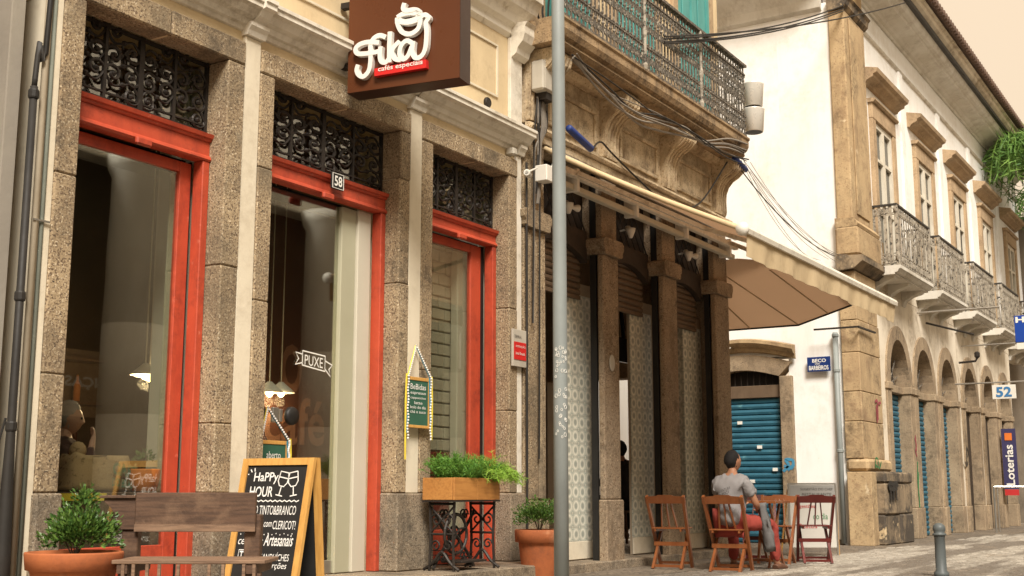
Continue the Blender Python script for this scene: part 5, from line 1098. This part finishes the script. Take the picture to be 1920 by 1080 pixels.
# left planter
p1 = thing('potted_plant', 'leafy green shrub in a wide terracotta planter at the left edge', 'plant', (4.90, 6.08, .186))
g = G()
def rect_pot(g, cx_, cy_, w0, w1, z0, z1, rim, ang):
    ca, sa = math.cos(ang), math.sin(ang)
    def ring(w_, d_, z): return [(cx_ + ca * i * w_ - sa * j * d_, cy_ + sa * i * w_ + ca * j * d_, z) for (i, j) in ((-1, -1), (-.9, -1.06), (.9, -1.06), (1, -1), (1, 1), (.9, 1.06), (-.9, 1.06), (-1, 1))]
    rs_ = [ring(w0, w0 * .7, z0), ring(w1 * .93, w1 * .65, z1 - rim), ring(w1 * .96, w1 * .68, z1 - rim), ring(w1, w1 * .72, z1 - .01), ring(w1 * .99, w1 * .71, z1), ring(w1 * .9, w1 * .63, z1), ring(w1 * .87, w1 * .6, z1 - .05)]
    vs = [q for r_ in rs_ for q in r_]; fs = [(a * 8 + k, a * 8 + (k + 1) % 8, (a + 1) * 8 + (k + 1) % 8, (a + 1) * 8 + k) for a in range(6) for k in range(8)] + [tuple(range(8)), tuple(48 + k for k in range(8))]
    g.add(vs, fs)
g.lathe([(.19, .187), (.195, .2), (.245, .40), (.25, .405), (.27, .41), (.281, .50), (.278, .51), (.25, .51), (.245, .47)], (4.90, 6.08, 0), 36); g.build('pot', terracotta, p1, True)
G().lathe([(.0001, 0), (.246, 0)], (4.90, 6.08, .485), 24).build('soil', soil, p1)
g = G(); rv = random.Random(4)
for k in range(9): a = rv.uniform(0, 6.28); g.tube([(4.90, 6.08, .46), (4.90 + .06 * math.cos(a), 6.08 + .06 * math.sin(a), .58), (4.9 + .14 * math.cos(a), 6.08 + .14 * math.sin(a), .68)], .004, 5)
g.build('stem', stem, p1)
leaves(2600, (4.92, 6.06, .59), (.22, .2, .20), .032, leaf, p1, seed=3, shape=1.0); leaves(260, (4.94, 6.06, .80), (.08, .06, .10), .028, leaf, p1, seed=5)
# right terracotta pot
p2 = thing('potted_plant', 'small dark green shrub in a tall terracotta pot half hidden by the pole', 'plant', (10.22, 6.03, .0))
G().lathe([(.15, 0), (.155, .01), (.198, .38), (.2, .39), (.232, .395), (.236, .50), (.23, .51), (.205, .51), (.20, .46)], (10.22, 6.03, 0), 32).build('pot', terracotta, p2, True); G().lathe([(.0001, .01), (.203, 0)], (10.22, 6.03, .485), 20).build('soil', soil, p2)
g = G()
for k in range(7): a = k * .9; g.tube([(10.22, 6.03, .47), (10.22 + .05 * math.cos(a), 6.03 + .05 * math.sin(a), .6), (10.22 + .12 * math.cos(a), 6.03 + .12 * math.sin(a), .68)], .004, 5)
g.build('stem', stem, p2)
leaves(2600, (10.22, 6.03, .61), (.24, .22, .19), .028, leaf, p2, seed=8)
# sewing machine stand with planter box
st_ = thing('iron_stand', 'black cast iron sewing machine stand with flywheel in front of the third window', 'stand', (9.17, 6.2, .0))
Z0 = .186
def panel_side(xx):
    g = G()
    for yy in (6.08, 6.34): g.tube([(xx, yy, Z0), (xx, yy * .9 + 6.21 * .1, .45), (xx, yy, .775)], .013, 6)
    g.tube(catmull([(xx, 6.03, Z0 + .01), (xx, 6.12, Z0 + .07), (xx, 6.21, Z0 + .16), (xx, 6.30, Z0 + .07), (xx, 6.40, Z0 + .01)], 4), .014, 6)
    for s_ in (-1, 1):
        for (zc, r_) in ((.62, .06), (.40, .05)):
            pts = [(xx, 6.21 + s_ * (.06 + r_ * (1 - i / 18) * math.cos(i * .6)), zc + r_ * (1 - i / 18) * math.sin(i * .6)) for i in range(14)]; g.tube(pts, .009, 5)
    g.tube([(xx, 6.08, .5), (xx, 6.34, .5)], .011, 5); g.tube([(xx, 6.08, .76), (xx, 6.34, .76)], .013, 5)
    g.tube([(xx, 6.08, .74), (xx, 6.34, .5)], .009, 5); g.tube([(xx, 6.34, .74), (xx, 6.08, .5)], .009, 5)
    return g
for xx in (8.86, 9.50): panel_side(xx).build('side_frame', iron, st_)
wy = 6.16; wheel = G().tube([(9.0 + .17 * math.cos(t), wy, .50 + .17 * math.sin(t)) for t in [i * math.pi / 12 for i in range(24)]], .014, 6, closed=True)
for k in range(5): a = k * 1.257 + .3; wheel.tube([(9.0, wy, .5), (9.0 + .085 * math.cos(a + .25), wy, .5 + .085 * math.sin(a + .25)), (9.0 + .17 * math.cos(a), wy, .5 + .17 * math.sin(a))], .01, 5)
wheel.build('flywheel', iron, st_)
g = G()
for s_ in (1, -1): g.tube(catmull([(8.86, 6.30, .45 + .25 * s_), (9.02, 6.30, .45 + .08 * s_), (9.18, 6.30, .47), (9.34, 6.30, .45 + .08 * s_), (9.50, 6.30, .45 + .25 * s_)], 5), .014, 6)
g.tube([(9.18 + .09 * math.cos(t), 6.30, .47 + .09 * math.sin(t)) for t in [i * math.pi / 8 for i in range(16)]], .011, 5, closed=True)
for s_ in (-1, 1):
    for (xc, zc) in ((9.02, .66), (9.34, .66), (9.02, .28), (9.34, .28)): g.tube([(xc + s_ * (.02 + .045 * (1 - i / 16) * math.cos(i * .6)), 6.30, zc + .055 * (1 - i / 16) * math.sin(i * .6)) for i in range(13)], .008, 5)
for k in range(4): g.tube([(8.86, 6.31, .24 + k * .04), (9.5, 6.31, .20 + k * .04)], .006, 4)
g.build('cross_brace', iron, st_)
bx('treadle', iron, st_, 8.98, 9.38, 6.08, 6.3, .25, .27, .004); bx('top_frame', iron, st_, 8.80, 9.54, 6.04, 6.38, .776, .79)
pb_ = thing('planter_box', 'wooden planter box of feathery green plants on the iron stand', 'planter', (9.16, 6.2, .79))
for nm, (a, b, c_, d_) in (('board', (8.80, 9.165, 6.04, 6.06)), ('board', (9.168, 9.535, 6.042, 6.062)), ('board', (8.80, 9.535, 6.36, 6.38))): bx(nm, box_wood, pb_, a, b, c_, d_, .792, .985, .003)
for a in (8.80, 9.515): bx('end_board', box_wood, pb_, a - .002, a + .02, 6.063, 6.359, .793, .984, .003)
bx('soil', soil, pb_, 8.822, 9.513, 6.063, 6.359, .80, .95)
fronds(380, (9.10, 6.2, .95), .25, fern_green, pb_, 21, .10, (.24, .13)); fronds(150, (9.34, 6.18, .95), .24, fern_green, pb_, 22, .14, (.12, .12)); fronds(150, (9.46, 6.06, .97), .30, lime_green, pb_, 23, .55, (.06, .03), bias=(.12, -.30, .1))
# hanging ferns on the far cornice
for i, (xx, yy, zz, n, lb) in enumerate(((34.0, 4.8, 9.75, 130, 'green plant mass trailing from the roof edge of the white building'), (38.6, 4.6, 9.6, 110, 'dark green trailing plant on the far grey building'))):
    t = thing('hanging_plant', lb, 'plant', (xx, yy, zz), group='plants trailing from the cornices')
    fronds(int(n * 1.4), (xx, yy, zz), 2.2, ivy, t, 31 + i, .95, (.95, .35), thick=.016, bias=(-.15, -.25, -.5)); leaves(1100, (xx + 1.0, yy + .1, zz + .2), (1.3, .6, .45), .2, leaf, t, 'crown', 41 + i); G().tube([(xx, yy + .3, zz - .2), (xx + .1, yy, zz + .3)], .05, 6).build('stem', stem, t)
# ================================================================== CAFE INTERIOR THINGS
ct = bx('counter', deep_brown, None, 5.35, 6.75, 6.845, 7.32, .187, .86, .01); tag(ct, 'dark window counter behind the first cafe pane', 'counter'); bx('counter_edge', ribbon_yellow, ct, 5.35, 5.75, 6.838, 6.844, .80, .85)
sk_ = thing('coffee_sack', 'beige burlap coffee sack with green print in the left cafe window', 'sack', (6.0, 7.1, .861))
rv = random.Random(6); g = G(); n, m_ = 16, 7
for j in range(m_ + 1):
    t = j / m_
    for i in range(n):
        a = 2 * math.pi * i / n; ca, sa = math.cos(a), math.sin(a); rx = .30 * (1 - .16 * t) * (abs(ca) ** .5 if ca > 0 else -abs(ca) ** .5) + rv.uniform(-.008, .008); ry = .15 * (1 - .2 * t) * (abs(sa) ** .5 if sa > 0 else -abs(sa) ** .5) + rv.uniform(-.008, .008)
        g.v.append((5.84 + rx, 7.08 + ry, .862 + .25 * t + rv.uniform(-.008, .008)))
for j in range(m_):
    for i in range(n): g.f.append((j * n + i, j * n + (i + 1) % n, (j + 1) * n + (i + 1) % n, (j + 1) * n + i))
g.f.append(tuple(range(n - 1, -1, -1))); g.f.append(tuple(m_ * n + i for i in range(n)))
wrinkle(g, .03, 9)
g.build('sack_body', burlap, sk_, True)
text('CAFÉ', 'printed_lettering', green_print, sk_, (5.86, 6.92, .98), (1, 0, -.15), Z_, .22, .11, bold=.05); text('DO BRASIL', 'printed_lettering', green_print, sk_, (5.86, 6.92, .90), (1, 0, -.1), Z_, .22, .06, bold=.04)
g = G(); sphere(g, (5.66, 7.05, 1.14), .06, 8, 6, (1, 1, 1.1)); g.build('tied_corner', burlap, sk_, True)
pp = thing('potted_plant', 'little herb in a bright orange clay pot inside the left cafe window', 'plant', (6.36, 6.96, .861))
G().lathe([(.075, 0), (.085, .005), (.108, .09), (.112, .15), (.112, .16), (.098, .16), (.095, .14)], (6.13, 6.90, .862), 24).build('pot', terra_bright, pp, True); leaves(80, (6.13, 6.90, 1.09), (.07, .07, .08), .03, leaf, pp, seed=12); G().tube([(6.13, 6.90, .98), (6.14, 6.90, 1.12)], .004, 5).build('stem', stem, pp); G().lathe([(.0001, .005), (.098, 0)], (6.13, 6.90, 1.0), 16).build('soil', soil, pp)
for i, (xx, yy, zz, lb) in enumerate(((7.15, 8.1, 1.84, 'lit pendant lamp hanging low inside the left cafe window'), (7.42, 8.35, 1.86, 'second lit pendant lamp inside the left window, right of the first'), (8.16, 7.62, 1.74, 'lit pendant lamp at the left edge behind the middle glass door'), (8.42, 7.72, 1.76, 'lit pendant lamp right of another behind the middle glass door'))):
    t = thing('pendant_lamp', lb, 'lamp', (xx, yy, zz), group='pendant lamps in the cafe')
    G().lathe([(.02, .10), (.03, .09), (.10, .03), (.13, .0), (.125, .0), (.09, .025), (.0001, .08)], (xx, yy, zz), 18).build('shade', plastic_white, t, True); G().tube([(xx, yy, zz + .1), (xx, yy, 4.4)], .006, 5).build('cord', pale_post, t)
    g = G(); sphere(g, (xx, yy, zz - .005), .035, 10, 8); g.build('bulb', bulb, t, True)
    L = bpy.data.lights.new('bulb_light', 'POINT'); L.energy = 20 if i < 2 else 5; L.color = (1, .72, .4); L.shadow_soft_size = .05; lo = bpy.data.objects.new('bulb_light', L); COL.objects.link(lo); lo.parent = t; lo.location = (0, 0, -.08)
shf = thing('bottle_shelf', 'dark wooden shelf with bottles on the back wall of the cafe', 'shelf', (6.8, 10.4, 1.4))
for z in (1.3, 1.75, 2.2): bx('shelf_board', bench_wood, shf, 5.6, 8.6, 10.35, 10.59, z, z + .03)
rv = random.Random(1)
for z in (1.33, 1.78):
    for k in range(14): G().lathe([(.035, 0), (.035, .17), (.012, .22), (.012, .28)], (5.75 + k * .2, 10.47, z + .001), 10).build('bottle', rv.choice((terra_bright, chalk_green, pale_post, sign_brown)), shf, True)
tv = thing('television', 'black television on a bracket inside the bar', 'television', (15.0, 7.4, 2.6)); bx('screen', screen_black, tv, 14.75, 15.25, 7.45, 7.52, 2.62, 2.95, .01); G().bar((15.0, 7.49, 2.9), (15.0, 7.6, 4.6), .04, .04).build('bracket', black, tv)
bx('wall_beam', tan_stone, cb, 13.5, 16.09, 9.36, 9.5, 2.45, 2.9)
# ================================================================== PEOPLE
def head_mesh(c, rz, tilt=0.0, s=1.0):
    """one continuous head: skull with jaw, nose, brow, ears; faces +x before rz"""
    g = G(); n, m_ = 20, 16
    for j in range(m_ + 1):
        ph = math.pi * j / m_; z = -math.cos(ph); rr = math.sin(ph)
        for i in range(n):
            a = 2 * math.pi * i / n; x, y = math.cos(a) * rr, math.sin(a) * rr
            X, Y, Zz = x * .098, y * .076, z * .118
            if z < -.1: X = X * (1 + .10 * z) + (.012 if x > 0 else .03 * (-z)) * (1 if x > 0 else 1) * .5; Y *= 1 + .28 * z
            if x < 0 and z > 0: X *= 1.08
            if abs(y) < .28 and x > .6 and -.35 < z < .12: X += .018 * (1 - abs(z + .15) / .3) * (1 - abs(y) / .3)
            if x > .7 and .12 < z < .32: X += .004
            if x > .7 and abs(y) > .25 and abs(y) < .6 and -.02 < z < .15: X -= .007
            if abs(x) < .25 and abs(y) > .75 and -.25 < z < .18: Y *= 1.14
            g.v.append((X, Y, Zz))
    for j in range(m_):
        for i in range(n): g.f.append((j * n + i, j * n + (i + 1) % n, (j + 1) * n + (i + 1) % n, (j + 1) * n + i))
    M = Matrix.Translation(c) @ Matrix.Rotation(rz, 4, 'Z') @ Matrix.Rotation(tilt, 4, 'Y') @ Matrix.Scale(s, 4)
    g.v = [tuple(M @ Vector(q)) for q in g.v]; return g, M
def hair_mesh(M, low=-.2, puff=1.08, front=.55):
    g = G(); n, m_ = 20, 14
    for j in range(m_ + 1):
        ph = math.pi * j / m_; z = -math.cos(ph); rr = math.sin(ph)
        for i in range(n):
            a = 2 * math.pi * i / n; x, y = math.cos(a) * rr, math.sin(a) * rr
            k = puff; lim = front if x > .35 else (.05 if abs(y) > .8 and x > -.1 else low)
            q_ = max(0., min(1., (z - lim) / .45)); k = .90 + (puff - .90) * (q_ * q_ * (3 - 2 * q_)) if z > lim else .88
            w_ = random.uniform(.975, 1.035)
            g.v.append(((x * .098 * (1.08 if x < 0 else 1) - .004) * k * w_, y * .078 * k * w_, z * .118 * k * w_ + .004))
    for j in range(m_):
        for i in range(n): g.f.append((j * n + i, j * n + (i + 1) % n, (j + 1) * n + (i + 1) % n, (j + 1) * n + i))
    g.v = [tuple(M @ Vector(q)) for q in g.v]; return g
def hand(g_nodes, g_edges, wrist, d, side, prefix, thumb, curl=.5):
    """palm and five finger chains added to a skeleton"""
    wrist, d, side, dn = Vector(wrist), Vector(d).normalized(), Vector(side).normalized(), None; dn = d.cross(side)
    pc = wrist + d * .05; g_nodes[prefix + 'palm'] = (pc, (.034, .018)); g_edges.append((prefix + 'wrist', prefix + 'palm'))
    for k, (off, L) in enumerate(((-.028, .062), (-.010, .075), (.010, .07), (.027, .055))):
        p = pc + d * .035 + side * off; prevn = prefix + 'palm'; dd = d.copy()
        for j in range(3):
            nm = f'{prefix}f{k}{j}'; g_nodes[nm] = (p.copy(), .0085 - .001 * j); g_edges.append((prevn, nm)); prevn = nm
            dd = (dd + dn * curl).normalized(); p = p + dd * L / 2
    p = wrist + d * .02 + side * (-.035 * thumb); nm0 = prefix + 'palm'
    for j in range(2): nm = f'{prefix}t{j}'; g_nodes[nm] = (p.copy(), .0095); g_edges.append((nm0, nm)); nm0 = nm; p = p + (d * .7 - side * thumb * .5 + dn * .3).normalized() * .035
def seated(name, label, loc, rz, skn, hairm, shirtm, trm, shoem, head_rz=0.0, hand_to_face=False, knee_dy=(-.06, .12), lean=.03, hair_kw={}, short=True, foot_dx=(.12, .02), zoff=0.0):
    N_, E_ = {}, []
    def nd(k, p, r, *to):
        N_[k] = (Vector(p), r)
        for q in to: E_.append((q, k))
    ls = lean
    nd('pelvis', (0, 0, .56), (.125, .15)); nd('waist', (.02 + ls * .4, 0, .70), (.10, .135), 'pelvis'); nd('chest', (.0 + ls, 0, .90), (.105, .155), 'waist'); nd('upper', (ls - .01, 0, 1.01), (.085, .13), 'chest'); nd('neck', (ls + .005, 0, 1.085), .052, 'upper'); nd('skull', (ls + .02, 0, 1.16), .05, 'neck')
    for s_, k in ((-1, 'r'), (1, 'l')):
        kd = knee_dy[0] if s_ < 0 else knee_dy[1]; fx = foot_dx[0] if s_ < 0 else foot_dx[1]
        nd(k + 'hip', (.05, s_ * .095, .545), .088, 'pelvis'); nd(k + 'mid', (.26, s_ * .11 + kd * .5, .545), .078, k + 'hip'); nd(k + 'knee', (.46, s_ * .12 + kd, .52), .06, k + 'mid'); nd(k + 'calf', (.455 + fx * .4, s_ * .12 + kd, .34), .055, k + 'knee'); nd(k + 'ankle', (.45 + fx, s_ * .12 + kd, .09), .036, k + 'calf'); nd(k + 'toe', (.60 + fx, s_ * .13 + kd * 1.1, .04), (.035, .028), k + 'ankle')
        nd(k + 'sh', (ls - .01, s_ * .17, .985), .048, 'upper')
        if hand_to_face and s_ < 0: el = (.16 + ls, s_ * .27, .80); wr = (.20 + ls, s_ * .12, 1.02)
        elif s_ < 0: el = (.08 + ls, s_ * .25, .74); wr = (.27 + ls, s_ * .17, .68)
        else: el = (.12 + ls, s_ * .25, .75); wr = (.32 + ls, s_ * .12, .74)
        nd(k + 'el', el, .04, k + 'sh'); nd(k + 'wrist', wr, .026, k + 'el')
        d_ = (Vector(wr) - Vector(el)).normalized(); hand(N_, E_, wr, d_, Vector((0, 1, 0)) - d_ * d_.y, k, s_, .35)
    g = skin_mesh(N_, E_, 'pelvis', 2)
    hc = Vector((ls + .035, 0, 1.215)); hg, M = head_mesh(hc, head_rz)
    g.add(hg.v, hg.f)
    Mx = Matrix.Translation((loc[0], loc[1], loc[2] + zoff)) @ Matrix.Rotation(rz, 4, 'Z')
    body = g.build(name, skn, None, True, centre=False); body.location = (loc[0], loc[1], loc[2] + zoff); body.rotation_euler = (0, 0, rz); ORG[body.name] = Vector((0, 0, 0)); tag(body, label, 'person')
    hair_mesh(M, **hair_kw).build('hair', hairm, body, True)
    eg = G()
    for s_ in (-1, 1): sphere(eg, M @ Vector((.088, s_ * .03, .005)), .011, 8, 6)
    eg.build('eyes', paint_dark_print, body, True)
    # shirt: torso and sleeves
    SN, SE = {}, []
    def sn_(k, p, r, *to):
        SN[k] = (Vector(p), r)
        for q in to: SE.append((q, k))
    P = lambda k: N_[k][0]
    sn_('hem', (-.01, 0, .475), (.175, .20)); sn_('w', P('waist') - Z_ * .03, (.15, .185), 'hem'); sn_('c', P('chest') - Z_ * .02, (.145, .20), 'w'); sn_('u', P('upper') + Vector((-.005, 0, -.005)), (.135, .19), 'c'); sn_('n', P('neck') + Vector((-.004, 0, -.012)), (.085, .095), 'u')
    for k in 'rl': sn_(k + 's', P(k + 'sh') + Z_ * .004, .078, 'u'); sn_(k + 'e', P(k + 'sh').lerp(P(k + 'el'), .66 if short else 1.0), .07 if short else .058, k + 's'); 
    if not short:
        for k in 'rl': sn_(k + 'w', P(k + 'el').lerp(P(k + 'wrist'), .9), .04, k + 'e')
    wrinkle(skin_mesh(SN, SE, 'hem', 3), .016, 17).build('shirt', shirtm, body, True)
    TN, TE = {}, []
    def tn(k, p, r, *to):
        TN[k] = (Vector(p), r)
        for q in to: TE.append((q, k))
    tn('p', (0, 0, .555), (.135, .16))
    for k in 'rl': tn(k + 'h', P(k + 'hip'), .102, 'p'); tn(k + 'm', P(k + 'mid'), .092, k + 'h'); tn(k + 'k', P(k + 'knee'), .076, k + 'm'); tn(k + 'c', P(k + 'calf'), .068, k + 'k'); tn(k + 'a', P(k + 'ankle') + Z_ * .02, .06, k + 'c')
    wrinkle(skin_mesh(TN, TE, 'p', 3), .012, 16).build('trousers', trm, body, True)
    for k in 'rl':
        a, t = P(k + 'ankle'), P(k + 'toe'); sh_n = {'h': (a + Vector((-.035, 0, -.045)), (.042, .036)), 'a': (a + Vector((.01, 0, -.02)), (.045, .048)), 'b': (a.lerp(t, .6) + Vector((0, 0, -.005)), (.045, .038)), 't': (t + Vector((.05, 0, -.002)), (.04, .028))}
        so = skin_mesh(sh_n, [('h', 'a'), ('a', 'b'), ('b', 't')], 'a', 2).build('shoe', shoem, body, True)
        dd = (t - a); dd.z = 0; dd.normalize(); pr = Vector((-dd.y, dd.x, 0)); q = [a + Vector((0, 0, 0)) + dd * x + pr * y for (x, y) in ((-.08, -.03), (-.05, -.04), (.08, -.045), (.19, -.035), (.215, 0), (.19, .035), (.08, .045), (-.05, .04), (-.08, .03))]
        G().prism([(p.x, p.y) for p in q], .003, .026, 'z').build('sole', sole, so)
    return body
man = seated('person', 'man in grey t-shirt and red trousers seated with his back turned', (12.93, 5.17, 0), R(-6), skin, hair_black, shirt_grey, trouser_red, shoe, head_rz=R(-18), knee_dy=(-.14, .10), lean=.05, hair_kw=dict(low=-.5, puff=1.06, front=.5), foot_dx=(.10, .0), zoff=-.015)
seated('person', 'dark clothed person seated inside the bar behind the middle opening', (15.15, 7.62, .22), R(40), skin, hair_black, shirt_dark, shirt_dark, shoe, hair_kw=dict(low=-.4, puff=1.1, front=.4), short=False)
seated('person', 'grey haired person with hand to the face behind the left cafe pane', (6.02, 7.72, .187), R(-35), skin_pale, hair_grey, shirt_brown, shirt_dark, shoe, hand_to_face=True, hair_kw=dict(low=-.5, puff=1.16, front=.35), short=False)
def stool(loc, label):
    t = thing('stool', label, 'stool', loc, 0, None, True); G().lathe([(.0001, .44), (.17, .44), (.18, .425), (.17, .41), (.0001, .41)], (0, 0, 0), 20).build('seat', bench_wood, t)
    for a in (.8, 2.4, 3.9, 5.5): G().bar((.12 * math.cos(a), .12 * math.sin(a), .41), (.18 * math.cos(a), .18 * math.sin(a), 0), .03, .03).build('leg', bench_wood, t)
stool((15.17, 7.63, .18), 'wooden stool under the dark clothed person in the bar'); stool((6.04, 7.71, .187), 'wooden stool under the grey haired person in the cafe')
# grey jacket over the man's arm
g = G(); nn, mm = 14, 12; vs = []
for j in range(mm + 1):
    t = j / mm
    for i in range(nn):
        a = 2 * math.pi * i / nn; rx = .022 + .014 * math.sin(t * 3) + .006 * math.sin(5 * a); ry = .045 + .012 * t + .008 * math.cos(7 * a)
        vs.append((13.13 + .10 * t + rx * math.cos(a) + .01 * math.sin(3 * a + t * 9), 4.89 - .06 * t + ry * math.sin(a) + .008 * math.sin(4 * a + t * 7), .745 - .52 * t + .02 * math.sin(a * 2) * t))
fs = [(j * nn + i, j * nn + (i + 1) % nn, (j + 1) * nn + (i + 1) % nn, (j + 1) * nn + i) for j in range(mm) for i in range(nn)] + [tuple(range(nn - 1, -1, -1)), tuple(mm * nn + i for i in range(nn))]
tag(wrinkle(g.add(vs, fs), .018, 18).build('jacket', jean_grey, None, True), 'grey jacket hanging from the seated man\'s arm', 'jacket')
text('AVENTURA', 'back_print', paint_dark_print, man, (-.132, .08, .86), (0, -.94, .34), Z_, .16, .03)
text('CARIOCA', 'back_print', paint_dark_print, man, (-.134, .075, .82), (0, -.94, .34), Z_, .14, .03)
